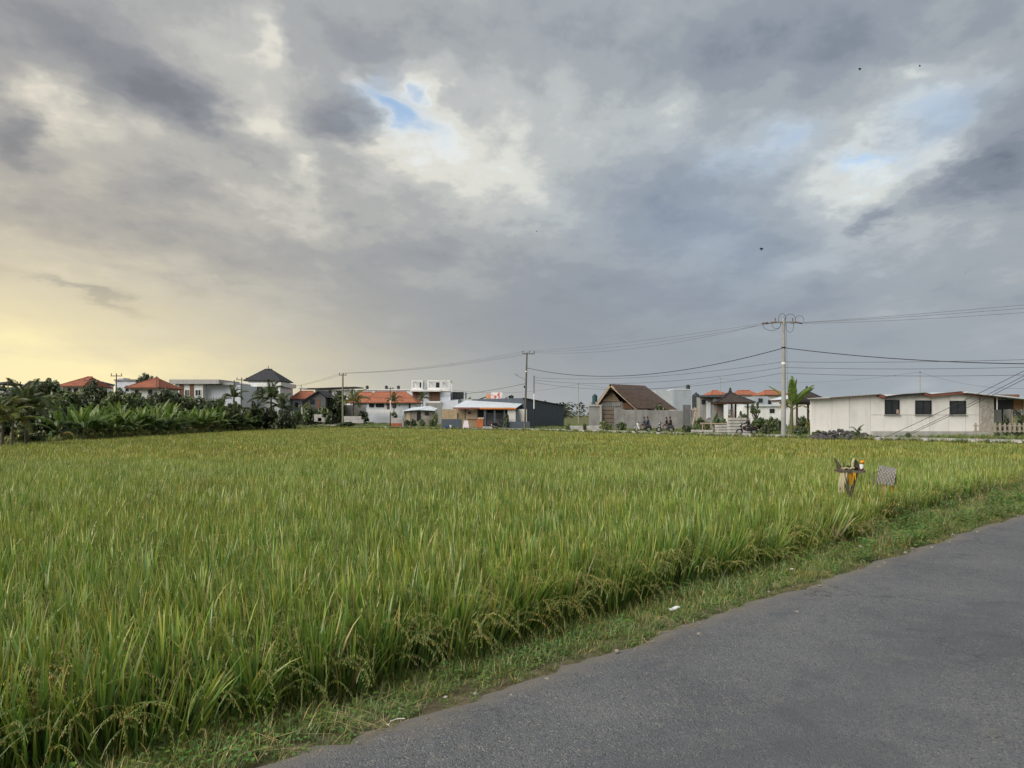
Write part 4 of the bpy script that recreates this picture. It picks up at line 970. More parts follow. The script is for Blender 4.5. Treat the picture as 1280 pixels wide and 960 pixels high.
    water_tank(ax(828.5, 112), 112, az(506, 112) - 1.2, .3, 1.9, 'narrow black tank showing over the brown roof', legs=.01)
timber_house()

def right_yard():
    # tank tower and block hut
    water_tank(ax(870, 84), 84, -.2, .46, 1.75, 'large black water tank on timber stand', legs=az(510, 84) + .2)
    t = empty('timber_trestle', (ax(870, 83.2), 83.2, -.2), 0, 'leaning timber trestle below the large black water tank', 'trestle')
    for a_, b_ in (((866, 531), (870, 510)), ((872, 531), (869, 510)), ((876, 527), (868, 509)), ((864, 512), (878, 512.5))):
        MB().tube([at(*a_, 83.2), at(*b_, 83.3)], .06, 6).build('pole', palew, t, world=True)
    h = House('block_hut', 'small blockwork hut with white door and corrugated roof', 'hut', 888, 82)
    h.walls(875, 890, 495.5, None, 0, 3, block); h.walls(890.2, 903, 496, None, -.5, 3, concrete, 'front_wall')
    h.part('roof', dark_t, lambda b: b.slab([(h.X(873.5), h.Y - .7, h.Z(496)), (h.X(905), h.Y - .9, h.Z(496.5)), (h.X(903), h.Y + 3.2, h.Z(493)), (h.X(875), h.Y + 3.2, h.Z(493))], .07))
    o = h.box('door', bwhite, 884.5, 888, 503, 522, -.06, .0); h.box('frame', white_p, 883.2, 884.4, 501, 523.5, -.1, 0, o)
    h.window(877, 881, 500, 505, 0, bars=0)
    def gazebo(px, Y, p0, p1, pe, pr, posts, lab, back=None):
        t = House('gazebo', lab, 'gazebo', px, Y); d = (t.X(p1) - t.X(p0))
        x0, x1, y0, y1, ze, zr = t.X(p0), t.X(p1), Y - d * .12, Y + d * .88, t.Z(pe), t.Z(pr); xm, ym = (x0 + x1) / 2, (y0 + y1) / 2
        k = .45; q = [(x0, y0), (x1, y0), (x1, y1), (x0, y1)]; mid = [(xm + (a_ - xm) * k, ym + (b_ - ym) * k, ze + (zr - ze) * .50) for a_, b_ in q]
        o = t.part('roof', thatch, lambda b: b.add([(*p, ze) for p in q] + mid + [(xm, ym, zr)], [(i, (i + 1) % 4, 4 + (i + 1) % 4, 4 + i) for i in range(4)] + [(4 + i, 4 + (i + 1) % 4, 8) for i in range(4)]))
        t.part('ceiling', woodd, lambda b: b.box(x0 + .1, x1 - .1, y0 + .1, y1 - .1, ze - .14, ze - .004), o)
        t.part('hip_cap', dark_t, lambda b: [b.tube([(*q[i], ze + .02), Vector(mid[i]) + Vector((0, 0, .03)), (xm, ym, zr + .03)], .07, 6) for i in range(4)], o)
        t.part('finial', thatch, lambda b: b.lathe([(.24, 0), (.17, .12), (.22, .2), (.12, .32), (.15, .42), (.04, .62)], 10, (xm, ym, zr - .08)), o)
        for (a_, dd) in posts: t.part('post', woodd, lambda b: b.box(t.X(a_) - .08, t.X(a_) + .08, Y + dd, Y + dd + .16, t.z0, ze - .1))
        t.part('platform', concrete, lambda b: b.box(x0 + .5, x1 - .5, Y + .1, y1 - .5, t.z0, t.z0 + .55))
        return t
    gazebo(919, 80, 894, 943, 503, 489.5, ((898.5, .5), (916, .3), (936.5, .4), (903, 3.2), (931, 3.2)), 'gazebo with dark thatched roof and finial beside blockwork hut')
    gazebo(1016, 72, 991, 1042, 503.5, 488, ((998.5, .4), (1012, .3), (1034, .4)), 'gazebo with dark thatched roof half hidden by the long white building')
    # houses behind
    for (p0, p1, r0, r1, pe, pr, Y, lab, w1) in ((888, 912, 896, 903, 493.5, 487.5, 150, 'orange roof showing left of the gazebo finial', None), (924, 949, 928, 944, 493.5, 487.5, 150, 'orange roof showing just right of the gazebo finial', None),
                                                (955, 988, 963, 980, 493.5, 487.4, 140, 'white house with orange roof behind the pruned tree', None)):
        h = House('orange_roof_house', lab, 'house', (p0 + p1) / 2, Y); h.walls(p0 + 2, p1 - 2, pe, None, 0, 7, white); h.hip(p0, p1, pe, pr, r0, r1, -.6, 7.6, orange_b)
        for i in range(2): h.window(p0 + 5 + i * (p1 - p0) * .45, p0 + 9 + i * (p1 - p0) * .45, pe + 6, pe + 12, 0)
    h = House('white_annex', 'low white annex wall between gazebo and banana tree', 'building', 955, 118)
    h.walls(928, 985, 508, None, 0, 4, white); h.box('slanted_roof', zinc, 930, 1000, 505.5, 508, -.3, 3); h.window(962, 968, 511, 516, 0); h.window(940, 945, 511, 516, 0)
    h = House('grey_annex', 'grey flat annex between the two orange roofs on right', 'building', 945, 130); h.walls(943, 960, 495.5, None, 0, 4, grey_c); h.window(948, 953, 498, 503, 0, bars=0)
    h = House('pale_roof_house', 'white house with shallow pale roof behind second gazebo', 'house', 1000, 125); h.walls(978, 1016, 499, None, 0, 5, white); h.hip(975, 1019, 499.5, 494.5, 985, 1010, -.5, 5.5, zinc); h.window(984, 989, 501, 506, 0)
    # concrete slabs
    ordw = ['lowest', 'second', 'third', 'fourth', 'fifth', 'sixth', 'topmost']
    def slabs(p0, p1, y_top, y_bot, n, Y, where, dep=1.1):
        zt, zb = az(y_top, Y), az(y_bot, Y); st = (zt - zb) / n
        for i in range(n):
            w = ax(p1, Y) - ax(p0, Y)
            o = MB().box(-w / 2 + random.uniform(0, .05), w / 2 - random.uniform(0, .05), -dep / 2, dep / 2, 0, st * .84).build('concrete_slab', slab_c, bevel=.025)
            o.location = (ax((p0 + p1) / 2, Y) + random.uniform(-.05, .05), Y + dep / 2 + random.uniform(-.08, .08), zb + i * st); o.rotation_euler = (0, 0, random.uniform(-.03, .03))
            nm = 'topmost' if i == n - 1 else ordw[i]
            tag(o, f'{nm} grey concrete slab {where}', 'concrete slab', 'stacked concrete slabs by the lane')
            for k in (-.35, .35):
                q = MB().box(w * k - .05, w * k + .05, -dep / 2 + .05, dep / 2 - .05, st * .84 + .001, st - .003).build('spacer', woodd, o)
    slabs(913, 938.5, 521.8, 544.5, 6, 69, 'in the tallest stack behind the lone motorbike rider')
    slabs(897.5, 913, 530.8, 543.8, 4, 70.5, 'in the middle-height stack left of the tallest')
    slabs(866.5, 878.4, 537, 543, 2, 71, 'in the low left pile, left half'); slabs(879, 891.5, 537.4, 543, 2, 71, 'in the low left pile, right half')
    # rail in front of the yard
    t = empty('bamboo_rail', at(890, 540, 74), 0, 'bamboo rail on short posts left of the slab stacks', 'rail'); t.location.z = -.22
    MB().tube([at(875, 529, 74), at(913, 530, 74)], .05, 6).build('rail', palew, t, world=True)
    for px in (878, 894, 909): MB().tube([at(px, 529, 74.1), Vector((ax(px, 74.1), 74.1, -.3))], .04, 6).build('post', palew, t, world=True)
right_yard()

def long_building():
    Y = 62.0
    h = House('long_white_building', 'long low white panel building with three dark windows', 'building', 1125, Y)
    zb = h.z0
    # wall panels
    pan = [(1014, 1040), (1040, 1062), (1062, 1088), (1088, 1105), (1105, 1139), (1139, 1162), (1162, 1186), (1186, 1207), (1207, 1224)]
    holes = {4: (1106, 1124, 500, 517.3), 5: (1144, 1164, 500.5, 517.8), 6: None, 7: (1187, 1207, 501, 518)}
    tops = lambda p: 497.5 - (p - 1014) / 90 * 4.2 if p < 1088 else 493.5 - (max(0, 1 - abs(p - 1150) / 52)) * 1.2
    h.part('wall', cream_p, lambda b: b.prism([(h.X(1014), zb), (h.X(1224), zb), (h.X(1224), h.Z(494.5)), (h.X(1200), h.Z(490.5)), (h.X(1160), h.Z(492.5)), (h.X(1088), h.Z(493.5)), (h.X(1014), h.Z(497.5))], 'y', Y + .05, Y + .2))
    h.part('wall', cream_p, lambda b: b.prism([(h.X(1014), Y + .2), (h.X(1014) + .15, Y + .2), (h.X(1014) * 69.5 / 62 + .6, Y + 7), (h.X(1014) * 69.5 / 62 + .45, Y + 7)], 'z', zb, h.Z(497.5)))
    for i, (a_, b_) in enumerate(pan):
        za = lambda p: h.Z(np.interp(p, [1014, 1088, 1160, 1200, 1224], [498.2, 494.3, 493.3, 491.4, 495.5]))
        lo = 518.6 if a_ >= 1088 else None
        if lo is None:
            h.part('panel', cream_p, lambda b: b.prism([(h.X(a_) + .015, zb), (h.X(b_) - .015, zb), (h.X(b_) - .015, za(b_)), (h.X(a_) + .015, za(a_))], 'y', Y, Y + .05))
        else:
            h.part('panel', cream_p, lambda b: b.box(h.X(a_) + .012, h.X(b_) - .012, Y, Y + .05, zb, h.Z(519)))
    for p0, p1 in ((1088, 1106), (1124, 1144), (1164, 1187), (1207, 1224)):
        h.part('panel', cream_p, lambda b: b.prism([(h.X(p0) + .012, h.Z(518.4)), (h.X(p1) - .012, h.Z(518.4)), (h.X(p1) - .012, za(p1)), (h.X(p0) + .012, za(p0))], 'y', Y - .002, Y + .05))
    for p0, p1, y0 in ((1106, 1124, 500), (1144, 1164, 500.5), (1187, 1207, 501)):
        h.part('panel', cream_p, lambda b: b.prism([(h.X(p0) + .012, h.Z(y0)), (h.X(p1) - .012, h.Z(y0)), (h.X(p1) - .012, za(p1)), (h.X(p0) + .012, za(p0))], 'y', Y - .004, Y + .05))
        o = h.window(p0, p1, y0, 518, 0.02, black, glass, 1, .07)
        h.part('sill', slab_c, lambda b: b.box(h.X(p0) - .1, h.X(p1) + .1, Y - .15, Y - .006, h.Z(519), h.Z(518.2)), o)
    h.box('open_sash', palew, 1120.5, 1123.5, 512, 517.4, -.04, -.01)
    # roof edge
    h.part('roof', dullz, lambda b: b.slab([(h.X(1006), Y - .5, h.Z(498)), (h.X(1034), Y - .5, h.Z(497)), (h.X(1040) * 1.121, Y + 7, h.Z(496.5)), (h.X(1014) * 1.121, Y + 7, h.Z(497.5))], .07))
    edge = [(1034, 497.2), (1097, 492.9), (1104, 495.5), (1124, 492.8), (1152, 491), (1160, 493), (1196, 489.4), (1240, 494.5)]
    for i, ((a_, ya), (b_, yb)) in enumerate(zip(edge[:-1], edge[1:])):
        h.part('fascia', redtrim if i in (0, 1, 4, 5, 6) else dark_t, lambda b: b.slab([(h.X(a_) + .004, Y - .42, h.Z(ya)), (h.X(b_) - .004, Y - .42, h.Z(yb)), (h.X(b_) - .004, Y + .02, h.Z(yb)), (h.X(a_) + .004, Y + .02, h.Z(ya))], .05 if i in (0,) else .2))
        h.part('roof', dullz, lambda b: b.slab([(h.X(a_), Y - .5, h.Z(ya - .6)), (h.X(b_), Y - .5, h.Z(yb - .6)), (h.X(b_) * 1.121, Y + 7, h.Z(yb - .8)), (h.X(a_) * 1.121, Y + 7, h.Z(ya - .8))], .05))
    h.part('plinth', slab_c, lambda b: b.box(h.X(1088), h.X(1300), Y - .5, Y - .1, zb, h.Z(539)))
    # stone pier
    o = h.box('stone_pier', stone_w, 1224.2, 1240, 495.2, 541, -.25, .4)
    # open shop on the right
    h.part('shop_roof', zinc, lambda b: b.slab([(h.X(1200), Y - 1.0, h.Z(490)), (h.X(1300), Y - 1.0, h.Z(501)), (h.X(1300), Y + 6, h.Z(498.5)), (h.X(1200), Y + 6, h.Z(488.6))], .1))
    h.box('black_screen', black, 1240.5, 1258.5, 497.5, 512, .0, .06); h.box('black_screen', mat('dark_screen', (.05, .05, .06)), 1259, 1270, 499, 511.5, .3, .36)
    h.box('back_wall', white, 1240, 1310, 505, 541, 4.5, 4.7); h.box('timber_panel', wood, 1270.5, 1300, 499, 512, .5, .6); h.box('upper_box', woodd, 1270, 1300, 492, 496, 2.5, 4.5)
    for px in (1245.5, 1257.5, 1269.5, 1284): h.box('post', black if px < 1260 else palew, px - .55, px + .55, 498, 541, .4, .5)
    h.box('downpipe', white_p, 1241.8, 1242.6, 495, 512, -.45, -.38)
    fc = bpy.data.curves.new('lettering', 'FONT'); fc.body = 'WELCOME'; fc.size = .26; fc.extrude = .004; fo = bpy.data.objects.new('lettering', fc)
    COL.objects.link(fo); dg = bpy.context.evaluated_depsgraph_get(); me = bpy.data.meshes.new_from_object(fo.evaluated_get(dg)); COL.objects.unlink(fo); bpy.data.objects.remove(fo)
    me.materials.clear(); me.materials.append(white_p); o = link_mesh('lettering', me, h.root); w = max(v.co.x for v in me.vertices)
    s_ = (h.X(1257) - h.X(1247.6)) / w; o.scale = (s_, s_, s_); o.rotation_euler = (R(90), 0, 0); o.location = Vector((h.X(1247.6), Y - .006, h.Z(499.8))) - h.root.location
    # picket fence
    t = empty('picket_fence', (ax(1250, 59), 59, -.22), 0, 'weathered picket fence in front of the open shop', 'fence')
    for z in (532.2, 538.8): MB().box(ax(1217, 59), ax(1330, 59), 59.03, 59.08, az(z + .7, 59), az(z - .5, 59)).build('rail', mat('weathered_picket', (.36, .31, .26), .85, .2, 4), t, world=True)
    for i in range(17):
        px = 1219.5 + i * 6.1; zt = az(528.5 + random.uniform(-.5, .8), 59); w = .085
        MB().prism([(ax(px, 59) - w, az(540.5, 59)), (ax(px, 59) + w, az(540.5, 59)), (ax(px, 59) + w, zt - .1), (ax(px, 59), zt), (ax(px, 59) - w, zt - .1)], 'y', 58.98, 59.02).build('picket', mat('weathered_picket', (.36, .31, .26)), t, world=True)
    # rubble heap by the lane
    mb = MB(); st = mat('rubble_stone', (.085, .082, .08), .95, .5, 3)
    for i in range(420):
        u = random.uniform(-1, 1); v = random.uniform(-1, 1)
        hh = max(0, .62 * (1 - u * u) * (1 - v * v) + .12) * random.random(); r = random.uniform(.07, .2)
        mb.ell((u * 2.6, v * 1.2, hh), (r * random.uniform(.8, 1.4), r, r * .8), 6, 4, .28)
    o = mb.build('rubble_heap', st); o.location = (ax(1052, 58.5), 58.5, -.24); tag(o, 'heap of grey broken stone beside the lane', 'rubble', kind='stuff')
long_building()

# ================================================================== vegetation
leaf_dark = leafmat('tree_leaf', trans=0.40, patch=(1.15, 1.05, .9), pscale=0.3)
ban_m = leafmat('banana_leaf', tint=(1.2, 1.15, 1.1), trans=0.42, patch=(1.2, 1.05, .85), pscale=0.5, gloss=0.035)
bark = mat('bark', (.11, .09, .07), .95, .3, 6, bump=.5, bscale=14)
stemg = mat('banana_stem', (.13, .15, .06), .8, .35, 3, c2=(.10, .075, .045))
def crown_mesh(clumps, per, leaf, cols, flat=1.0, gap=.55):
    """leaf-sized faces in many uneven clumps inside a unit-radius crown (scaled per tree)"""
    V, F, C = [], [], []
    for c in range(clumps):
        while True:
            p = Vector((random.uniform(-1, 1), random.uniform(-1, 1), random.uniform(-1, 1)))
            if .25 < p.length < 1: break
        p = p * random.uniform(.75, 1.0); p.z *= flat; r = random.uniform(.16, .34) ; tone = random.uniform(.7, 1.35); base = random.choice(cols)
        for k in range(per):
            d = Vector((random.gauss(0, 1), random.gauss(0, 1), random.gauss(0, .8))).normalized() * r * random.random() ** .4; q = p + d
            n_ = (d.normalized() + Vector((random.uniform(-.8, .8), random.uniform(-.8, .8), random.uniform(-.2, 1.2)))).normalized(); u = n_.orthogonal().normalized(); u = (u * math.cos(k) + n_.cross(u) * math.sin(k)); w = n_.cross(u)
            l = leaf * random.uniform(.6, 1.4); col = tuple(v * tone * random.uniform(.8, 1.2) for v in base); i = len(V)
            V += [tuple(q - u * l), tuple(q + w * l * .45), tuple(q + u * l), tuple(q - w * l * .45)]; C += [col] * 4; F.append((i, i + 1, i + 2, i + 3))
    return colmesh('crown', V, F, C, leaf_dark)
DK = [(.050, .080, .030), (.064, .098, .033), (.076, .104, .038)]
MD = [(.098, .152, .042), (.120, .172, .046), (.086, .134, .044)]
YL = [(.16, .20, .055), (.14, .19, .05), (.20, .20, .065)]
CROWNS = {'dark': [crown_mesh(70, 46, .11, DK) for i in range(3)], 'mid': [crown_mesh(66, 46, .11, MD) for i in range(3)], 'pale': [crown_mesh(34, 34, .11, YL) for i in range(2)]}
BUSHES = {'mid': [crown_mesh(34, 40, .15, MD, .8) for i in range(3)], 'dark': [crown_mesh(34, 40, .15, DK, .8) for i in range(2)], 'pale': [crown_mesh(22, 30, .15, YL, .8) for i in range(2)]}
def tree(px, py_top, Y, rpx, kind, label, group=None, ph=None, name='tree', base=None):
    x = ax(px, Y); z0 = GZ1(x, Y) if base is None else base; zt = az(py_top, Y); r = rpx * 1.25 / FPX * Y; H = zt - z0
    t = empty(name, (x, Y, z0), random.uniform(0, 6.28), label, 'tree', group)
    rz = min(H * .46, r * 1.3); cz = H - rz
    mb = MB(); pts = [(0, 0, -.2), (random.uniform(-.1, .1), random.uniform(-.1, .1), cz * .5), (random.uniform(-.2, .2), random.uniform(-.2, .2), cz)]
    mb.tube(pts, [r * .085 + .04, r * .07 + .03, r * .045 + .02], 7)
    for i in range(6):
        a_ = i * 1.05 + random.uniform(-.3, .3); s_ = Vector(pts[1]).lerp(Vector(pts[2]), random.uniform(.3, 1)); e_ = Vector((math.cos(a_) * r * .7, math.sin(a_) * r * .7, cz + random.uniform(-.1, .6) * rz))
        mb.tube([s_, s_.lerp(e_, .5) + Vector((0, 0, .12 * rz)), e_], [r * .04 + .015, r * .028 + .01, .012], 5)
    mb.build('trunk', bark, t)
    c = link_mesh('crown', random.choice(CROWNS[kind]), t); c.location = (0, 0, cz); c.scale = (r, r, rz); c.rotation_euler = (0, 0, random.uniform(0, 6.28))
    return t
def bush(px, py_top, py_bot, Y, rpx, kind, label, group=None, name='bush'):
    x = ax(px, Y); z0 = GZ1(x, Y); zt = az(py_top, Y); r = rpx / FPX * Y; H = max(.3, zt - z0)
    t = empty(name, (x, Y, z0), 0, label, 'bush', group)
    mb = MB()
    for i in range(5):
        a_ = i * 1.26; mb.tube([(0, 0, -.1), (math.cos(a_) * r * .2, math.sin(a_) * r * .2, H * .4), (math.cos(a_) * r * .5, math.sin(a_) * r * .5, H * .75)], [.03, .02, .01], 5)
    mb.build('stem', bark, t)
    c = link_mesh('foliage', random.choice(BUSHES[kind]), t); c.location = (0, 0, H * .5); c.scale = (r, r, H * .56); c.rotation_euler = (0, 0, random.uniform(0, 6.28))
    return t
def frond_mesh(L_, droop, n, cols, wl, th0=.9):
    """palm leaf: arching rib with two rows of leaflets"""
    V, F, C = [], [], []; p = Vector((0, 0, 0)); th = th0; pts = []
    for i in range(n + 1):
        pts.append(p.copy()); th -= droop / n * (.4 + 1.2 * i / n); p = p + Vector((math.cos(th), 0, math.sin(th))) * L_ / n
    for i in range(n):
        a_, b_ = pts[i], pts[i + 1]; w = .022 * (1 - i / n) + .006; k = len(V)
        V += [tuple(a_ + Vector((0, -w, 0))), tuple(a_ + Vector((0, w, 0))), tuple(b_ + Vector((0, w, 0))), tuple(b_ + Vector((0, -w, 0)))]; C += [(.16, .16, .06)] * 4; F.append((k, k + 1, k + 2, k + 3))
        if i < 2: continue
        t = i / n; l = wl * (math.sin(math.pi * min(1, t * .85 + .12)) ** .7); d = (b_ - a_).normalized()
        for s_ in (-1, 1):
            for q in (0.0, .33, .67):
                o = a_.lerp(b_, q); e_ = o + Vector((0, s_, 0)) * l * .78 + d * l * .5 + Vector((0, 0, -l * random.uniform(.25, .6))); m_ = o.lerp(e_, .5) + Vector((0, 0, l * .07)); wd = d * .048
                c = tuple(v * random.uniform(.75, 1.25) for v in random.choice(cols)); k = len(V)
                V += [tuple(o), tuple(m_ + wd), tuple(e_), tuple(m_ - wd)]; C += [c] * 4; F += [(k, k + 1, k + 2), (k, k + 2, k + 3)]
    return colmesh('frond', V, F, C, leaf_dark)
FR = [frond_mesh(1.0 * 2.6, d, 16, c, .55) for d, c in ((1.5, MD), (2.1, MD), (1.2, DK), (2.5, DK))]
FRY = [frond_mesh(1.0 * 2.6, d, 16, YL, .55) for d in (1.5, 2.1)]
def palm(px, py_top, Y, s, label, n=13, set_=FR, trunk_h=None, group=None):
    x = ax(px, Y); z0 = GZ1(x, Y); H = (az(py_top, Y) - z0) - 1.3 * s if trunk_h is None else trunk_h; H = max(H, .25)
    t = empty('palm_tree', (x, Y, z0), 0, label, 'palm tree', group)
    mb = MB(); mb.tube([(0, 0, -.2), (.05, 0, H * .5), (.1, .03, H)], [.11 * s + .03, .08 * s + .02, .07 * s + .02], 8); mb.build('trunk', bark, t)
    for i in range(n):
        f = link_mesh('frond', set_[i % len(set_)], t); f.location = (.1, .03, H - .02); el = random.uniform(-.25, .55) if i > 3 else random.uniform(-.9, -.5)
        f.rotation_euler = (random.uniform(-.25, .25), el, i * 2.399 + random.uniform(-.3, .3)); k = s * random.uniform(.8, 1.1); f.scale = (k, k, k)
    return t
def banana_leaf(L_, droop, w, col, tears=5):
    V, F, C = [], [], []; n = 16; p = Vector((0, 0, 0)); th = 1.25; rib = []
    for i in range(n + 1):
        rib.append((p.copy(), th)); th -= droop / n * (.25 + 1.5 * i / n); p = p + Vector((math.cos(th), 0, math.sin(th))) * L_ / n
    for s_ in (-1, 1):
        cut = {random.randrange(4, n) for q in range(tears)}
        for i in range(2, n):
            t0, t1 = (i - 2) / (n - 2), (i - 1) / (n - 2)
            f = lambda t: w * (math.sin(math.pi * min(1, t ** .75 * .97 + .03)) ** .55) if 0 < t < 1 else w * .12
            (a_, tha), (b_, thb) = rib[i], rib[i + 1]; wa, wb = f(t0), f(t1); dr = .30 if i not in cut else .7
            oa = Vector((0, s_ * wa, -wa * dr)); ob = Vector((0, s_ * wb, -wb * (.30 if i + 1 not in cut else .55)))
            if i in cut: ob = ob + (a_ - b_) * .35
            k = len(V); v = random.uniform(.8, 1.2); c = tuple(q * v for q in col)
            V += [tuple(a_), tuple(b_), tuple(b_ + ob), tuple(a_ + oa)]; C += [tuple(min(1, q * 1.35) for q in c)] * 2 + [c] * 2; F.append((k, k + 1, k + 2, k + 3) if s_ > 0 else (k + 3, k + 2, k + 1, k))
    mb = MB(); mb.tube([r_[0] + Vector((0, 0, -.012)) for r_ in rib], [.03 * (1 - .8 * i / n) + .006 for i in range(n + 1)], 5)
    k = len(V); V += mb.v; C += [(.19, .22, .08)] * len(mb.v); F += [tuple(i + k for i in q) for q in mb.f]
    return colmesh('leaf', V, F, C, ban_m)
BL = [banana_leaf(1.9, 1.2, .24, (.060, .115, .026)), banana_leaf(1.7, 1.9, .25, (.050, .100, .026), 8), banana_leaf(1.8, .6, .22, (.085, .155, .032), 3), banana_leaf(1.6, 2.5, .22, (.045, .085, .026), 10), banana_leaf(1.4, .25, .16, (.15, .22, .05), 1)]
BLD = [banana_leaf(1.3, 3.0, .12, (.17, .115, .06), 10), banana_leaf(1.2, 2.7, .13, (.26, .20, .07), 9)]
def banana(x, y, H, label, group=None, nl=15, tall=False):
    z0 = GZ1(x, y); t = empty('banana_plant', (x, y, z0), random.uniform(0, 6.28), label, 'banana plant', group)
    sh = H * (.52 if tall else .34); ln = Vector((random.uniform(-.15, .15), random.uniform(-.15, .15), sh)); s = H / 3.0 * (1 if tall else 1.22)
    MB().tube([(0, 0, -.15), ln * .5, ln], [.13 * s, .10 * s, .065 * s], 8).build('stem', stemg, t)
    for i in range(nl):
        m_ = BL[4] if i == 0 else BL[2] if i < 3 else random.choice(BL[:4]) if i < nl - 2 else random.choice(BLD + BL[:2])
        f = link_mesh('leaf', m_, t); f.location = ln * (1.0 - .03 * max(0, i - 2)) if tall or i < 10 else ln * random.uniform(.1, .45); e_ = {0: -.28, 1: -.12, 2: -.05}.get(i, random.uniform(.0, .55)); f.rotation_euler = (random.uniform(-.2, .2), e_, i * 2.4 + random.uniform(-.4, .4)); k = s * random.uniform(.8, 1.12); f.scale = (k, k, k)
    return t
def plants():
    def seg(px): return 'below the leftmost red roof' if px < 130 else 'below the second red roof' if px < 212 else 'below the long pale villa' if px < 292 else 'below the black-roofed villa'
    ORD = ['first', 'second', 'third', 'fourth', 'fifth', 'sixth', 'seventh', 'eighth', 'ninth', 'tenth', 'eleventh', 'twelfth', 'thirteenth', 'fourteenth', 'fifteenth', 'sixteenth', 'seventeenth', 'eighteenth', 'nineteenth', 'twentieth']
    y = 48.0; spots = []
    while y < 99:
        for row in range(2):
            x = -35.3 - row * 1.9 + random.uniform(-.5, .5); yy = y + row * .7 + random.uniform(-.4, .4); px = 640 + x / yy * FPX
            if px > 66: spots.append((px, row, x, yy, random.uniform(2.3, 3.1) if row == 0 else random.uniform(2.8, 3.7)))
        y += 1.5 + .018 * (y - 48)
    cnt = {}
    for px, row, x, yy, H in sorted(spots):
        k = (seg(px), row); cnt[k] = cnt.get(k, 0) + 1
        banana(x, yy, H, f'{ORD[cnt[k] - 1]} banana plant from left in the {"front" if row == 0 else "rear"} row {seg(px)}', 'banana plants in the row along the left edge of the rice')
    # young palms and dark shrubs that end the row on the right
    palm(338, 484, 99, 1.3, 'tall dark palm in front of the black-roofed villa', 16); palm(291, 487, 96, .9, 'small palm left of the black-roofed villa', 12)
    palm(352, 499, 101, 1.1, 'low palm at the right end of the banana row', 12); palm(318, 505, 98, .9, 'bushy palm under the villa balcony', 12)
    for i, (px, pt, r, k) in enumerate(((300, 503, 14, 'dark'), (322, 508, 12, 'dark'), (340, 505, 13, 'dark'), (356, 507, 10, 'dark'), (364, 516, 7, 'mid'), (310, 516, 12, 'dark'), (349, 518, 10, 'dark'), (330, 518, 10, 'dark'))):
        bush(px, pt, 534, 96.5 + (i % 3) * 1.3 + i * .2, r, k, ('tall dark shrub left below the villa balcony', 'dark shrub below the villa windows', 'dark shrub below the dark palm crown', 'dark shrub right below the villa', 'small green shrub closing the right end of the row', 'low dark shrub in front of the villa, leftmost', 'low dark shrub in front of the villa, rightmost', 'low dark shrub in front of the villa, middle')[i], 'dense shrubs at the right end of the banana row', 'shrub')
    # palms and trees on the far left
    palm(32, 486, 48.5, .95, 'dark palm with visible trunk at the far left', 18, FR, group=None)
    palm(2, 500, 47, .9, 'yellowish young palm cut by the left border', 14, FRY); palm(14, 512, 46.5, .6, 'small yellowish palm left of the palm trunk', 10, FRY)
    for (px, pt, Y, r, k, lab) in ((62, 470.5, 78, 13, 'dark', 'tall dark tree left of the leftmost red roof'), (47, 481, 76, 17, 'dark', 'broad dark tree right of the grey gable'), (12, 484, 72, 20, 'dark', 'round dark tree at the left border'),
                                  (80, 489, 74, 18, 'mid', 'green tree below the leftmost red roof'), (118, 477, 80, 13, 'dark', 'dark tree right of the leftmost red roof'), (101, 494, 76, 15, 'dark', 'low dark tree right below the leftmost red roof'),
                                  (140, 490, 78, 12, 'mid', 'green tree below the flat pale block'), (160, 492, 80, 13, 'mid', 'green tree left below the second red roof'), (184, 494, 82, 14, 'dark', 'dark tree below the second red roof'),
                                  (206, 486, 86, 12, 'dark', 'dark tree between red roof and long pale villa'), (222, 492, 86, 13, 'dark', 'dark tree at the left end of the long pale villa'), (244, 497, 88, 12, 'dark', 'low dark tree below the windows of the long pale villa'),
                                  (268, 503, 90, 14, 'mid', 'low green tree below the blank side of the long villa'), (290, 500, 92, 10, 'dark', 'low dark tree left of the villa balcony'), (182, 467, 112, 8, 'dark', 'dark tree top showing behind the second red roof'),
                                  (128, 494, 84, 12, 'mid', 'low green tree left of the power pole cluster'), (30, 500, 70, 16, 'mid', 'green tree behind the far left palm'), (62, 497, 72, 15, 'mid', 'green tree right of the far left palm'), (-6, 496, 66, 16, 'mid', 'green tree mostly outside the left border')):
        tree(px, pt, Y, r, k, lab)
    for k, (px, pt, r) in enumerate(((72, 484, 11), (90, 487, 12), (108, 485, 10), (132, 486, 10), (150, 485, 9), (168, 489, 11), (192, 488, 11), (212, 489, 9), (236, 493, 10), (254, 496, 10), (272, 497, 9), (24, 486, 12), (40, 487, 10))):
        tree(px, pt, 84 + k * .6, r, ('mid', 'dark', 'pale', 'mid', 'dark')[k % 5], f'{ORD[k]} listed crown'.replace(f'{ORD[k]} listed crown', ('leafy crown left below the first red roof', 'leafy crown in front of the first red house', 'pale leafy crown right of the first red house', 'leafy crown left of the leaning power pole', 'dark crown before the flat pale block', 'leafy crown left before the second red house', 'dark crown right before the second red house', 'pale crown touching the long villa corner', 'leafy crown below the brown panels', 'dark crown below the villa side wing', 'leafy crown at the right end of the long villa', 'dark crown below the grey gable', 'pale crown right below the grey gable')[k]))
    for i in range(20):
        px = 4 + i * 15 + random.uniform(-5, 5); bush(px, 505 + random.uniform(-7, 4), 540, 68 + px * .075, 14 + random.uniform(-2, 3), random.choice(('dark', 'dark', 'mid')), f'{ORD[i]} undergrowth shrub from left behind the banana row', 'undergrowth behind the banana row', 'undergrowth_shrub')
    for i in range(8):
        bush(20 + i * 8 if i < 5 else 8 + i * 3, 538 + random.uniform(-3, 4), 0, 50 + i * .5, 8, random.choice(('mid', 'dark', 'pale')), f'{ORD[i]} low field-edge weed clump from left, before the blue shed', 'low weeds before the blue shed', 'weed_clump')
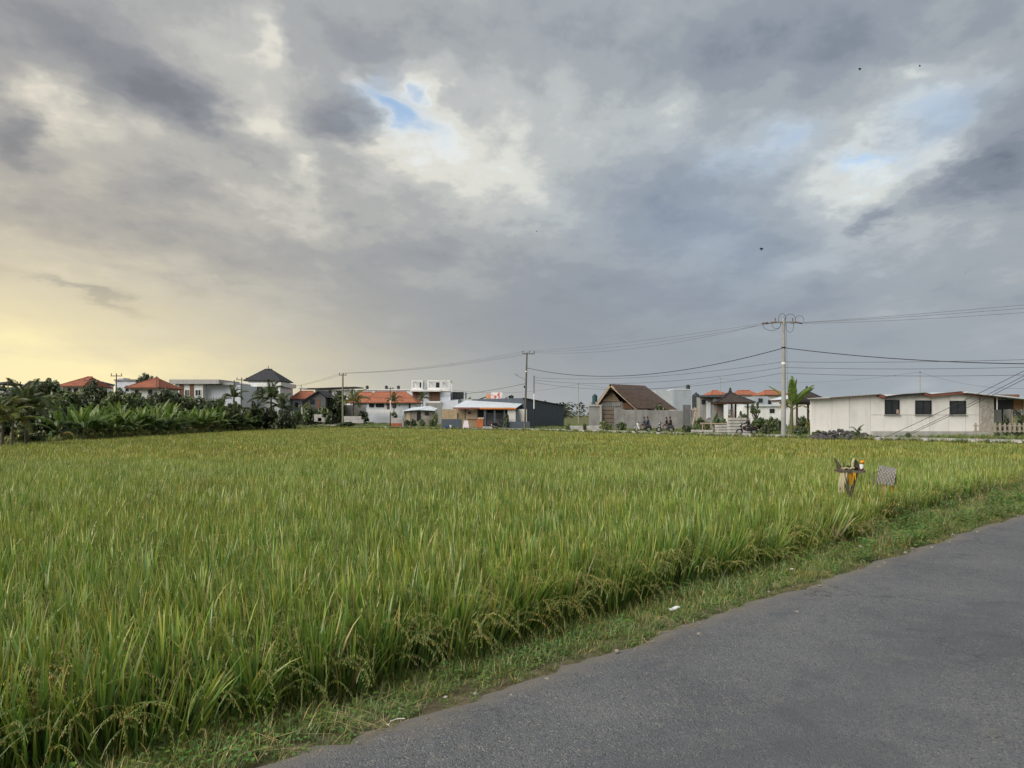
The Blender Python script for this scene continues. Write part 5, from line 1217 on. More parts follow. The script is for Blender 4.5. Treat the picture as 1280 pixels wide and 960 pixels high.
    for k, (px, pt, r, kd) in enumerate(((4, 506, 16, 'dark'), (24, 512, 14, 'mid'), (40, 516, 13, 'dark'), (56, 512, 13, 'dark'), (70, 508, 13, 'mid'), (14, 528, 12, 'mid'), (50, 530, 10, 'mid'), (64, 528, 11, 'dark'))):
        bush(px, pt, 0, 56 + k * .35, r, kd, ('big dark shrub at the left border', 'green shrub behind the far left palm trunk', 'dark shrub right of the far left palm trunk', 'dark shrub left of the first banana plant', 'green shrub behind the first banana plant', 'low green shrub left of the palm trunk', 'low green shrub before the shed', 'low dark shrub at the foot of the first banana plant')[k])
    # centre left
    for k, (px, pt, r) in enumerate(((384, 508, 9), (393, 510, 8), (405, 507, 9), (412, 511, 8))): bush(px, pt, 0, 126 + k * .3, r, ('mid', 'dark', 'mid', 'dark')[k], f'{ORD[k]} of four bushes in front of the dark gable house')
    tree(403, 493, 130, 11, 'mid', 'leafy tree before the dark gable house'); tree(422, 491, 131, 10, 'dark', 'dark leafy tree left beside the street pole'); palm(441, 491, 129, 1.3, 'yellow-green palm right of the street pole', 13, FRY)
    palm(492, 495, 136, .9, 'small palm before the orange-roofed bungalow', 10); tree(381, 503, 127, 6, 'pale', 'thin pale green tree beside the black and white marker pole')
    palm(528, 492, 140, .8, 'small palm below the brown shutters', 9)
    for (px, pt, Y, r, k, lab) in ((433, 526.5, 114, 13, 'dark', 'dark bush hugging the foot of the street pole'), (454, 512, 130, 8, 'dark', 'dark bush at the right end of the garden wall'), (397, 511, 130, 8, 'mid', 'green bush at the left end of the garden wall'),
                                   (370, 512, 126, 8, 'mid', 'bright bush beside the orange-roofed grey house'), (424, 513, 131, 6, 'mid', 'small bush at the middle of the garden wall'), (492, 514, 132, 6, 'mid', 'small bush by the bungalow porch'),
                                   (509, 523, 112, 4, 'dark', 'clipped bush, first of four beside the tin shed'), (517, 523, 112, 4.5, 'dark', 'clipped bush, second of four beside the tin shed'), (527, 523.5, 112, 4.5, 'mid', 'clipped bush, third of four beside the tin shed'), (540, 523.5, 111, 5, 'mid', 'clipped bush, fourth of four beside the tin shed'),
                                   (545, 514, 114, 4, 'pale', 'pale shrub between tin shed and shop'), (633, 515, 99.4, 3.6, 'dark', 'tall potted shrub beside the cream canvas blind'), (587, 491.5, 122, 6, 'dark', 'sparse dark tree top above the shop awning')):
        bush(px, pt, 0, Y, r, k, lab)
    # in front of the timber house
    for (px, pt, Y, r, k, lab) in ((731, 528, 86, 3, 'dark', 'narrow dark shrub before the low kerb wall'), (754, 525, 86, 6, 'pale', 'pale weedy shrub before the compound gate'), (760, 529, 85, 6, 'mid', 'low green shrub before the compound gate'), (777, 527, 86, 7, 'mid', 'green shrub left of the first motorbike'),
                                   (824, 503, 95.5, 7, 'mid', 'shrub showing over the wall below the brown roof'), (711, 529, 87, 4, 'mid', 'small shrub at the corner of the slate wall'),
                                   (857.5, 530, 73, 5, 'dark', 'dark shrub at the end of the compound wall'), (863, 531, 73.5, 4, 'dark', 'dark shrub left of the low slab pile'), (874, 520, 78, 8, 'mid', 'green shrub below the large black water tank'), (884, 525, 77, 6, 'pale', 'pale shrub below the white hut door'),
                                   (896, 517, 77, 6, 'mid', 'green shrub right of the white hut door'), (905, 521, 76, 6, 'mid', 'green shrub behind the middle-height slab stack'), (928, 514, 76, 8, 'mid', 'shrub at the foot of the first gazebo'), (948, 519, 74, 9, 'mid', 'green shrub below the pruned tree'),
                                   (965, 520, 72, 9, 'mid', 'green shrub left of the concrete pole'), (975, 522, 71, 7, 'dark', 'dark shrub behind the concrete pole'), (1003, 519, 70, 8, 'mid', 'green shrub right of the banana tree'), (1012, 524, 68, 7, 'pale', 'pale shrub at the corner of the long white building'),
                                   (957, 530, 67, 8, 'dark', 'low dark shrub right of the lone motorbike'), (1000, 533, 62, 9, 'dark', 'low weedy shrub right of the concrete pole'), (1022, 537, 60, 7, 'mid', 'low weedy shrub at the left of the rubble heap'), (1072, 539, 58, 8, 'mid', 'low weedy shrub at the right of the rubble heap'),
                                   (1135, 540, 56, 3, 'mid', 'small shrub below the second dark window'), (1258, 514, 61, 5, 'dark', 'potted dark shrub behind the picket fence, left'), (1268, 527, 60, 6, 'dark', 'dark low plant behind the picket fence, middle'), (1277, 516, 61, 6, 'dark', 'dark plant behind the picket fence at the right border'), (1247, 526, 61, 4, 'mid', 'small plant beside the stone pier')):
        bush(px, pt, 0, Y, r, k, lab)
    # banana tree beside the concrete pole
    t = banana(ax(989, 70), 70, 5.6, 'tall banana tree standing right behind the concrete pole', None, 9, True)
    # pruned tree
    Y = 74; x = ax(944, Y); t = empty('pruned_tree', (x, Y, -.24), 0, 'hard-pruned tree with stubby branches beside first gazebo', 'tree')
    mb = MB(); mb.tube([(0, 0, -.1), (.05, 0, 1.2), (0, 0, 1.9)], [.12, .10, .09], 7)
    tips = []
    for i in range(9):
        a_ = i * .7; e_ = Vector((math.cos(a_) * random.uniform(.25, .5), math.sin(a_) * .35, random.uniform(2.4, 3.25))); mb.tube([(0, 0, random.uniform(1.2, 1.9)), (e_.x * .8, e_.y * .8, e_.z - .5), e_], [.06, .045, .03], 5); tips.append(e_)
    mb.build('trunk', bark, t)
    for e_ in tips:
        c = link_mesh('leaf_tuft', random.choice(BUSHES['mid']), t); c.location = e_ - Vector((0, 0, .1)); c.scale = (.18, .18, .26)
    # young palm leaning on the long white building
    palm(1071, 521, 60.5, .42, 'small young palm before the blank wall of the long building', 7, FR, .3)
    # distant woods on the horizon
    V, F, C = [], [], []
    for i in range(190):
        Yd = random.uniform(330, 480); x = random.uniform(-.75, .75) * Yd; H = random.uniform(4.5, 9.5); r = random.uniform(2.5, 6); tone = random.uniform(.7, 1.2)
        for k in range(120):
            d = Vector((random.gauss(0, .45), random.gauss(0, .45), random.uniform(-1, 1) * .5)); q = Vector((x + d.x * r, Yd + d.y * r, H * (.5 + d.z * (1 - .4 * abs(d.x))))); l = random.uniform(.4, .8); a_ = random.uniform(0, 6.28); u = Vector((math.cos(a_), math.sin(a_) * .3, .3)).normalized() * l; w = Vector((-.2, math.sin(a_), 1)).normalized() * l * .6; j = len(V); c = tuple(v * tone * random.uniform(.7, 1.3) for v in (.050, .068, .034))
            V += [tuple(q - u), tuple(q + w), tuple(q + u), tuple(q - w)]; C += [c] * 4; F.append((j, j + 1, j + 2, j + 3))
    o = link_mesh('distant_woods', colmesh('distant_woods', V, F, C, leaf_dark)); tag(o, 'far line of trees on the horizon', 'woods', kind='stuff')
    # rough grass beyond the lane
    n = 60000; P = np.column_stack([rng.uniform(-45, 62, n), rng.uniform(44, 140, n)]); P = P[in_view(P, 2)]; d = seg_dist(P, FROAD)
    up = ~inside(P, FIELD) & (d > 2.5) & ((d < 15) | (rng.random(len(P)) < .35)) & (P[:, 0] > -34)
    P = P[up]; n = len(P); gp = [tuft(26, .55, .03, .2, .12, 3) for i in range(4)] + [broadleaf(30, .35, .10) for i in range(2)]
    scatter('rough_grass', np.column_stack([P, ground_z(P)]), np.column_stack([rng.normal(0, .1, n), rng.normal(0, .1, n), rng.uniform(0, 6.28, n)]), rng.uniform(.4, 1.0, n), rng.choice(6, n, p=[.2, .2, .2, .2, .1, .1]), gp, 'rough grass on the plots beyond the lane', 'grass')
    n = 4000; P = np.column_stack([rng.uniform(-45, -33, n), rng.uniform(40, 100, n)]); P = P[~inside(P, FIELD)]; n = len(P)
    scatter('field_edge_grass', np.column_stack([P, ground_z(P)]), np.column_stack([rng.normal(0, .1, n), rng.normal(0, .1, n), rng.uniform(0, 6.28, n)]), rng.uniform(.5, 1.2, n), rng.integers(0, 6, n), gp, 'rough grass under the banana row', 'grass')
plants()

# ================================================================== poles and wires
WIRE = mat('wire', (.03, .03, .033), .6, .1, 1); WIRE2 = mat('bare_wire', (.10, .10, .11), .5, .1, 1)
def wire(a_, b_, sag, r, label, n=24, m=None, group=None):
    a_, b_ = Vector(a_), Vector(b_); pts = [a_.lerp(b_, i / n) - Vector((0, 0, 4 * sag * (i / n) * (1 - i / n))) for i in range(n + 1)]
    mb = MB(); mb.tube([p - a_ for p in pts], r, 5); o = mb.build('overhead_wire', m or WIRE); o.location = a_
    return tag(o, label, 'wire', group)
def pole(px, py_top, py_bot, Y, r0, r1, m, label, lean=0, name='utility_pole'):
    x = ax(px, Y); z0 = -.22; t = empty(name, (x, Y, z0), 0, label, 'pole'); H = az(py_top, Y) - z0
    MB().tube([(0, 0, -.1), (lean * .5, 0, H * .5), (lean, 0, H)], [r0, (r0 + r1) / 2, r1], 12).build('pole', m, t, smooth=False); return t, H
def insulators(t, H, arm_z, xs, h=.24):
    for x in xs: MB().lathe([(.03, 0), (.03, h * .3), (.08, h * .35), (.05, h * .5), (.08, h * .6), (.05, h * .75), (.06, h * .9), (.02, h)], 8, (x, 0, arm_z)).build('insulator', insul, t)
def poles():
    # the tall concrete pole on the right
    t, H = pole(979.5, 398, 545, 63, .215, .13, pole_c, 'tall thick concrete power pole with cross-arm before the banana tree')
    MB().box(-1.15, 1.25, -.09, .03, H - .42, H - .28).build('cross_arm', mat('galvanised_arm', (.22, .215, .21), .6, .2, 3), t); MB().box(-1.05, 1.1, .04, .15, H - .40, H - .28).build('cross_arm', mat('galvanised_arm', (.22, .215, .21)), t)
    for x in (-.75, .0, .8): MB().tube([(x, -.03, H - .28), (x, -.03, H + .03)], .05, 6).build('insulator', insul, t)
    ends = {}
    for k, (xl_, xr_, dy) in enumerate(((-1.9, .95, .0), (-1.2, 1.4, -.25), (-1.5, 1.75, .25))):
        MB().tube([(xl_, dy, H - .45), (xl_ + .5, dy * .5, H - .36)], .06, 6).build('strain_insulator', insul, t); MB().tube([(xr_, dy, H - .42), (xr_ - .5, dy * .5, H - .36)], .06, 6).build('strain_insulator', insul, t); ends[k] = (xl_, xr_, dy)
    def loop(x0, x1, h, z=None, d=0):
        z = H - .32 if z is None else z; n = 10; pts = [(x0 + (x1 - x0) * (.5 - .5 * math.cos(math.pi * i / n)), d, z + h * math.sin(math.pi * i / n) ** .6) for i in range(n + 1)]
        MB().tube(pts, .017, 5).build('jumper_wire', WIRE, t)
    loop(-.45, .2, .75); loop(.15, 1.1, .72, None, .1); loop(1.0, 1.75, .55, None, -.1); loop(-1.85, -.25, -.75); loop(-1.1, -.3, -.6, None, -.15); loop(.25, .95, -.9, None, .12)
    MB().lathe([(.175, 0), (.18, .03), (.18, .15), (.175, .18)], 12, (0, 0, az(455.5, 63) + .22)).build('band', white_p, t); MB().lathe([(.17, 0), (.20, .05), (.17, .1)], 12, (0, 0, az(435, 63) + .22)).build('clamp', black, t)
    MB().tube([(.22, -.05, H - .5), (.30, -.05, H * .6), (.34, -.05, H * .35)], .012, 5).build('earth_wire', WIRE2, t)
    RP = Vector((ax(979.5, 63), 63, -.22))
    # middle pole
    tm, Hm = pole(656, 441, 536, 97, .16, .10, pole_d, 'dark leaning street pole with lamp in front of the shop', name='street_pole'); tm.rotation_euler = (0, R(1.6), 0)
    MB().box(-.62, 1.05, -.06, .06, Hm - .18, Hm - .08).build('cross_arm', pole_d, tm); insulators(tm, Hm, Hm - .08, (-.56, .34, .98), .36)
    MB().lathe([(.115, 0), (.12, .02), (.12, .12), (.115, .14)], 10, (0, 0, Hm * .75)).build('band', white_p, tm)
    MB().tube([(0, 0, Hm * .62), (-.3, 0, Hm * .66), (-.75, 0, Hm * .675), (-1.1, 0, Hm * .69)], .03, 6).build('lamp_arm', chrome, tm)
    MB().add([(-1.6, -.1, Hm * .715), (-1.05, -.1, Hm * .69), (-1.05, .1, Hm * .69), (-1.6, .1, Hm * .715), (-1.55, -.08, Hm * .715 + .1), (-1.1, -.08, Hm * .69 + .12), (-1.1, .08, Hm * .69 + .12), (-1.55, .08, Hm * .715 + .1)], [(3, 2, 1, 0), (4, 5, 6, 7), (0, 1, 5, 4), (1, 2, 6, 5), (2, 3, 7, 6), (3, 0, 4, 7)]).build('lamp_head', mat('lamp_grey', (.2, .2, .21)), tm)
    MB().box(-.3, -.14, -.1, .1, Hm * .54, Hm * .57).build('junction_box', black, tm)
    MP = Vector((ax(658, 97), 97, -.22))
    # left pole
    tl, Hl = pole(428.5, 468, 533, 117, .17, .12, mat('mossy_pole', (.20, .19, .14), .9, .2, 2), 'greenish street pole rising from the dark bush', name='street_pole')
    MB().box(-.62, .62, -.07, .05, Hl - .18, Hl - .06).build('cross_arm', pole_d, tl); insulators(tl, Hl, Hl - .06, (-.55, .1, .55), .32)
    LP = Vector((ax(428.5, 117), 117, -.22))
    # small marker / lamp poles
    def banded(px, pt, pb, Y, w0, w1, label, arm=False):
        x = ax(px, Y); t = empty('marker_pole', (x, Y, -.22), 0, label, 'pole'); z = lambda p: az(p, Y) + .22; r = .07
        for (a_, b_, m_) in ((pb + 2, w1, black), (w1, w0, white_p), (w0, pt, pole_d)): MB().tube([(0, 0, z(a_)), (0, 0, z(b_))], r, 8).build('pole_section', m_, t); r *= .92
        MB().lathe([(.05, 0), (.09, .06), (.04, .2)], 8, (0, 0, z(pt))).build('cap', insul, t)
        if arm: MB().box(-.5, .5, -.03, .03, z(pt) - .05, z(pt) + .02).build('lamp_arm', black, t); MB().box(.25, .55, -.06, .06, z(pt) + .02, z(pt) + .09).build('lamp_head', black, t)
        return Vector((x, Y, -.22 + z(pt)))
    BP = banded(667.5, 471, 537, 92, 492, 511, 'slim black and white marker pole just right of the lamp pole')
    banded(488, 485.5, 536, 109, 500, 514.5, 'black and white lamp pole before the orange bungalow', True)
    banded(377.5, 508, 526, 121, 509, 517.5, 'short black and white marker pole by the bend of the lane')
    # small distant poles
    far = {}
    for (px, pt, pb, Y, lab, arm) in ((723, 480, 516, 150, 'thin pale pole standing on the open horizon', 0), (900.5, 473, 500, 150, 'thin pole behind the gazebo roof', 0), (1150, 465, 492, 100, 'bare grey pole behind the long white building', 0), (145.5, 468, 500, 92, 'leaning power pole beside the flat pale block', 2), (112, 474, 500, 95, 'power pole with cross-arm right of the leftmost red roof', 2),
                               (196, 471, 500, 96, 'thin pole at the corner of the second red roof', 0), (302, 473, 502, 100, 'power pole with lamp head left of the black-roofed villa', 2), (25.5, 478, 500, 90, 'thin pole left of the grey gable', 0), (47.5, 475, 500, 92, 'thin pole right of the grey gable', 0), (10, 474, 495, 96, 'thin pole near the left border', 0), (432.5, 483, 500, 160, 'thin pole behind the greenish street pole', 0), (376.5, 482, 502, 150, 'thin pole beside the thin dark flat roof', 0), (293, 476, 500, 112, 'thin mast on the long pale villa', 0)):
        x = ax(px, Y); t = empty('distant_pole', (x, Y, -.2), 0, lab, 'pole'); H_ = az(pt, Y) + .2
        MB().tube([(0, 0, -.1), (0, 0, H_)], [.09, .06], 7).build('pole', pole_c if px > 600 else pole_d, t)
        if arm: MB().box(-.75, .75, -.05, .05, H_ - .25, H_ - .15).build('cross_arm', pole_d, t); insulators(t, H_, H_ - .15, (-.65, 0, .65), .3)
        else: MB().lathe([(.08, 0), (.08, .12), (.03, .2)], 7, (0, 0, H_ - .1)).build('cap', pole_d, t)
        far[px] = Vector((x, Y, -.2 + H_))
    # high lines
    zr = -.22 + H
    nm = ('nearest', 'middle', 'rearmost')
    RN = [Vector((47, 38, 9.35)), Vector((47.6, 38.6, 9.45)), Vector((48.2, 39.2, 9.55))]
    for k in range(3):
        xl_, xr_, dy = ends[k]; a_ = RP + Vector((xl_, dy, H - .45)); tops = (-.56, .34, .98); b_ = MP + Vector((tops[k] + .25, 0, Hm + .22 - .10 * k))
        wire(a_, b_, [.35, .6, .9][k], .012, f'{nm[k]} high wire between the concrete pole and lamp pole', m=WIRE2)
        wire(b_, LP + Vector(((-.55, .1, .55)[k], 0, Hl + .2)), .6, .014, f'{nm[k]} high wire between lamp pole and greenish street pole', m=WIRE2)
        wire(RP + Vector((xr_, dy, H - .42)), RN[k] + Vector((0, 0, .2 - .25 * k)), [.2, .3, .45][k], .013, f'{nm[k]} high wire leaving the concrete pole to the right', m=WIRE2)
        wire(LP + Vector(((-.55, .1, .55)[k], 0, Hl + .2)), Vector((-62 + k * .5, 175, 8.3)), .8, .014, f'{nm[k]} high wire leaving the greenish street pole to the left', m=WIRE2)
    zc = az(435, 63)
    wire(RP + Vector((0, -.2, zc + .22)), MP + Vector((.15, -.1, Hm * .80)), 1.75, .034, 'thick sagging cable between concrete pole and lamp pole')
    wire(RP + Vector((0, -.2, zc + .22)), (48, 40, az(441, 40)), 1.0, .034, 'thick sagging cable leaving the concrete pole to the right')
    wire(MP + Vector((0, -.1, Hm * .6)), LP + Vector((0, 0, Hl * .62)), 1.2, .024, 'low cable between lamp pole and greenish street pole')
    # telecom lines from the marker pole past the concrete pole
    for k, (ya, yb, sg) in enumerate(((472, 447, .7), (475, 452, .9), (478, 464, 1.2))):
        wire(at(667.5, ya, 92), RP + Vector((0, .25, az(452 + k * 7, 63) + .22)), sg, .015, f'{("upper", "centre", "lower")[k]} thin telecom line left of the concrete pole')
        wire(RP + Vector((0, .25, az(452 + k * 7, 63) + .22)), (48, 41, az(432 + k * 9, 41)), .35 + .1 * k, .015, f'{("upper", "centre", "lower")[k]} thin telecom line right of the concrete pole')
    wire(far[723], far[900.5], 1.6, .02, 'thin distant line between the horizon pole and gazebo pole', m=WIRE2); wire(far[723], Vector((ax(560, 150), 150, az(487, 150))), 1.2, .02, 'thin distant line left of the horizon pole', m=WIRE2)
    wire(far[900.5], far[1150], 1.2, .016, 'thin distant line between gazebo pole and bare grey pole', m=WIRE2); wire(far[1150], (ax(1300, 85), 85, az(485, 85)), .8, .016, 'thin line right of the bare grey pole', m=WIRE2)
    # stay wires of a pole outside the frame, anchored beside the lane
    for k, (px, py, tx, ty) in enumerate(((1098, 546.5, 1300, 450), (1118, 547, 1300, 455), (1122, 549, 1300, 460))):
        wire(Vector((ax(px, 55 + k * .4), 55 + k * .4, -.25)), at(tx + 30, ty - 12, 47), .12, .019, f'{("left", "middle", "right")[k]} of three slanting stay wires before the white building')
    o = MB().lathe([(.16, 0), (.16, .2), (.12, .24)], 8).build('stay_anchor', slab_c); o.location = (ax(1098, 54.8), 54.8, -.24); tag(o, 'small concrete stay anchor beside the lane', 'anchor')
    # kites
    for k, (px, py, s) in enumerate(((952, 311, .62), (1075, 86, .55), (1150, 82, .42), (671, 289, .22), (1207, 340, .2))):
        Y = 130; p = at(px, py, Y); t = empty('kite', p, .2 * k, ('dark kite hanging above the concrete pole', 'dark kite high in the upper right sky, left of its neighbour', 'smaller dark kite near the upper right blue gap', 'tiny dark kite in mid sky', 'tiny dark kite low in the right sky')[k], 'kite')
        mb = MB(); mb.slab([(-s * .62, 0, .12 * s), (0, .12 * s, .42 * s), (s * .62, 0, .12 * s), (0, .05, -.5 * s)], .03); mb.build('sail', mat('dark_kite', (.03, .04, .05)), t)
        MB().tube([(0, .02, .42 * s), (0, .02, -.55 * s)], .02, 5).build('spar', black, t)
poles()

# ================================================================== motorbikes and riders
skin_m = mat('skin', (.15, .09, .065), .6, .06, 8); hair_m = mat('black_hair', (.015, .013, .012), .6, .2, 8)
def skinned(name, verts, edges, m, parent=None, sub=2):
    me = bpy.data.meshes.new(name); me.from_pydata([v[:3] for v in verts], edges, []); me.materials.append(m); o = link_mesh(name, me, parent)
    md = o.modifiers.new('skin', 'SKIN'); md.use_smooth_shade = True
    if not me.skin_vertices: return o
    for i, v in enumerate(verts):
        sv = me.skin_vertices[0].data[i]; r = v[3]; sv.radius = r if isinstance(r, tuple) else (r, r); sv.use_root = (i == 0)
    sd_ = o.modifiers.new('sub', 'SUBSURF'); sd_.levels = sub; sd_.render_levels = sub
    return o
def rider(parent_pos, rz, pel, lean, hand, foot, shirt, shorts, label, sleeve=True, vest=None, turn=0):
    """seated person, x forward; pel = pelvis, hand = (x, y, z) of right hand mirrored"""
    px_, pz = pel; ch = Vector((px_ + lean * .42, 0, pz + .42)); nk = Vector((px_ + lean * .55, 0, pz + .56)); hd = Vector((px_ + lean * .60 + .03, 0, pz + .70))
    V = [(px_, 0, pz, (.17, .15)), (px_ + lean * .2, 0, pz + .2, (.15, .135)), (*ch, (.17, .14)), (*nk, .058), (hd.x, 0, hd.z - .04, (.078, .085)), (hd.x, 0, hd.z + .07, (.083, .095)), (hd.x, 0, hd.z + .14, .05)]
    Ed = [(0, 1), (1, 2), (2, 3), (3, 4), (4, 5), (5, 6)]
    V.append((hd.x + .105, 0, hd.z + .01, .016)); Ed.append((5, len(V) - 1))                                # nose
    for s in (-1, 1):
        V.append((hd.x - .005, s * .098, hd.z + .02, (.014, .026))); Ed.append((5, len(V) - 1))             # ears
        k = len(V); sh = Vector((ch.x, s * .19, ch.z + .06)); hn = Vector((hand[0], s * hand[1], hand[2])); el = sh.lerp(hn, .5) + Vector((-.06, s * .06, -.12))
        pr = hn.lerp(el, .25)
        V += [(*sh, .062), (*el, .042), (*pr, .030), (*hn, (.042, .022))]; Ed += [(2, k), (k, k + 1), (k + 1, k + 2), (k + 2, k + 3)]
        d = (hn - pr).normalized(); sd_ = Vector((0, 1, 0)) * s
        for f in range(4):
            b = hn + sd_ * (-.03 + .02 * f) + d * .03; V += [(*b, .011), (*(b + d * .03 + Vector((0, 0, -.015))), .0095), (*(b + d * .035 + Vector((-.01, 0, -.045 - .004 * (1.5 - abs(f - 1.5))))), .008)]; q = len(V); Ed += [(k + 3, q - 3), (q - 3, q - 2), (q - 2, q - 1)]
        b = hn - sd_ * .045; V += [(*b, .012), (*(b + d * .03 + Vector((0, 0, -.02))), .010)]; q = len(V); Ed += [(k + 3, q - 2), (q - 2, q - 1)]
        k = len(V); hp = Vector((px_ + .02, s * .10, pz - .02)); ft = Vector((foot[0], s * foot[1], foot[2])); kn = hp.lerp(ft, .42) + Vector((.26, s * .04, .17))
        V += [(*hp, .10), (*kn, .065), (*(kn.lerp(ft, .45) + Vector((-.03, 0, 0))), .056), (*(ft + Vector((-.03, 0, .06))), .038), (*(ft + Vector((.11, 0, 0))), (.042, .028))]; Ed += [(0, k), (k, k + 1), (k + 1, k + 2), (k + 2, k + 3), (k + 3, k + 4)]
    o = skinned('person', V, Ed, skin_m); o.location = parent_pos; o.rotation_euler = (0, 0, rz); o.scale = (1.02, 1.12, .93); tag(o, label, 'person', 'people on motorbikes')
    g = 1.14; T = [(V[0][0], 0, V[0][2] + .02, (.19, .17)), (V[1][0], 0, V[1][2], (.17, .155)), (V[2][0], 0, V[2][2], (.19, .16)), (nk.x, 0, nk.z - .05, .08)]; TE = [(0, 1), (1, 2), (2, 3)]
    for s in (-1, 1):
        sh = Vector((ch.x, s * .19, ch.z + .06)); hn = Vector((hand[0], s * hand[1], hand[2])); el = sh.lerp(hn, .5) + Vector((-.06, s * .06, -.12)); k = len(T); T += [(*sh, .076), (*sh.lerp(el, .75), .066)]; TE += [(2, k), (k, k + 1)]
        if sleeve == 'long': T.append((*el.lerp(hn, .75), .045)); TE.append((k + 1, k + 2))
    skinned('shirt', T, TE, shirt, o)
    if vest: skinned('vest', [(px_ + .0, 0, pz + .12, (.19, .165)), (V[2][0] - .02, 0, V[2][2] - .04, (.18, .155)), (V[2][0] - .02, 0, V[2][2] + .05, (.13, .12))], [(0, 1), (1, 2)], vest, o)
    S = [(px_, 0, pz - .01, (.165, .145))]; SE = []
    for s in (-1, 1):
        hp = Vector((px_ + .02, s * .10, pz - .02)); ft = Vector((foot[0], s * foot[1], foot[2])); kn = hp.lerp(ft, .42) + Vector((.26, s * .04, .17)); k = len(S); S += [(*hp, .115), (*hp.lerp(kn, .9), .088)]; SE += [(0, k), (k, k + 1)]
    skinned('shorts', S, SE, shorts, o)
    mb = MB(); mb.ell((hd.x - .018, 0, hd.z + .065), (.105, .098, .115), 12, 7, .02); mb.v = [(x, y, max(z, hd.z + .02 if x > hd.x - .02 else z)) for x, y, z in mb.v]; mb.build('hair', hair_m, o, smooth=True)
    return o
def motorbike(x, y, z, rz, bodym, label, sport=False, under=None):
    t = empty('motorbike', (x, y, z), rz, label, 'motorbike', 'motorbikes on the far lane'); t.scale = (1.02, 1.15, .93); r = .29
    for wx in (-.62, .66):
        w = MB(); n = 20; R_, rr = r - .05, .055
        vs = [((R_ + rr * math.cos(b_)) * math.cos(a_) + wx, rr * math.sin(b_), (R_ + rr * math.cos(b_)) * math.sin(a_) + r) for a_ in [2 * math.pi * i / n for i in range(n)] for b_ in [2 * math.pi * j / 8 for j in range(8)]]
        w.add(vs, [(i * 8 + j, ((i + 1) % n) * 8 + j, ((i + 1) % n) * 8 + (j + 1) % 8, i * 8 + (j + 1) % 8) for i in range(n) for j in range(8)]); wo = w.build('tyre', rubber, None)
        wo.parent = t; wo.name = 'wheel'
        rim = MB(); rim.tube([(wx, -.04, r), (wx, .04, r)], .055, 10)
        for i in range(5): a_ = i * 1.2566; rim.tube([(wx, 0, r), (wx + math.cos(a_) * .19, 0, r + math.sin(a_) * .19)], .018, 5)
        rim.build('rim', chrome, wo)
    b = MB()
    if sport:
        b.prism([(-.95, .78), (-.55, .74), (-.1, .68), (.25, .86), (.40, .80), (.34, .55), (.1, .36), (-.25, .34), (-.45, .52), (-.85, .64)], 'y', -.12, .12)
    else:
        b.prism([(-.92, .70), (-.5, .74), (-.12, .66), (-.05, .40), (-.02, .34), (.36, .32), (.40, .25), (-.2, .22), (-.42, .40), (-.62, .50), (-.88, .56)], 'y', -.15, .15)
    b.build('body', under or bodym, t, bevel=.03)
    MB().prism([(.32, .34), (.42, .30), (.62, .86), (.60, 1.0), (.46, 1.02), (.44, .88), (.50, .80)], 'y', -.20 if not sport else -.12, .20 if not sport else .12).build('front_shield', bodym, t, bevel=.03)
    MB().prism([(-.82, .74), (-.5, .765), (-.12, .70), (-.10, .76), (-.3, .80), (-.55, .84), (-.85, .82)], 'y', -.135, .135).build('seat', rubber, t, bevel=.02)
    MB().tube([(.66, .0, .29), (.56, .0, .66), (.48, 0, 1.0)], .035, 7).build('fork', chrome, t)
    MB().tube([(.38, -.34, 1.06), (.48, -.12, 1.06), (.50, 0, 1.02), (.48, .12, 1.06), (.38, .34, 1.06)], .02, 6).build('handlebar', black, t)
    MB().ell((.60, 0, .98), (.06, .09, .07), 10, 6).build('headlight', mat('lamp_glass', (.7, .7, .68), .2, .05, 5), t)
    MB().box(-.98, -.9, -.08, .08, .66, .74).build('tail_light', mat('red_lens', (.45, .02, .02), .3, .1, 5), t)
    MB().prism([(.40, .52), (.60, .60), (.82, .56), (.94, .42), (.90, .40), (.80, .52), (.60, .555), (.44, .48)], 'y', -.06, .06).build('front_fender', bodym, t)
    MB().prism([(-.95, .50), (-.6, .62), (-.9, .36), (-.98, .30), (-1.0, .36)], 'y', -.06, .06).build('rear_fender', rubber, t)
    MB().tube([(-.1, -.17, .26), (-.5, -.19, .28), (-.95, -.19, .40)], [.03, .05, .055], 8).build('exhaust', chrome, t)
    for s in (-1, 1):
        MB().tube([(.42, s * .26, 1.06), (.44, s * .32, 1.24)], .01, 5).build('mirror_stalk', black, t); MB().ell((.44, s * .34, 1.27), (.015, .06, .04), 8, 5).build('mirror', black, t)
        MB().box(.38, .46, s * .22 - .05, s * .22 + .05, 1.02, 1.1).build('grip', rubber, t)
    MB().box(-1.0, -.985, -.08, .08, .48, .58).build('number_plate', white_p, t)
    return t
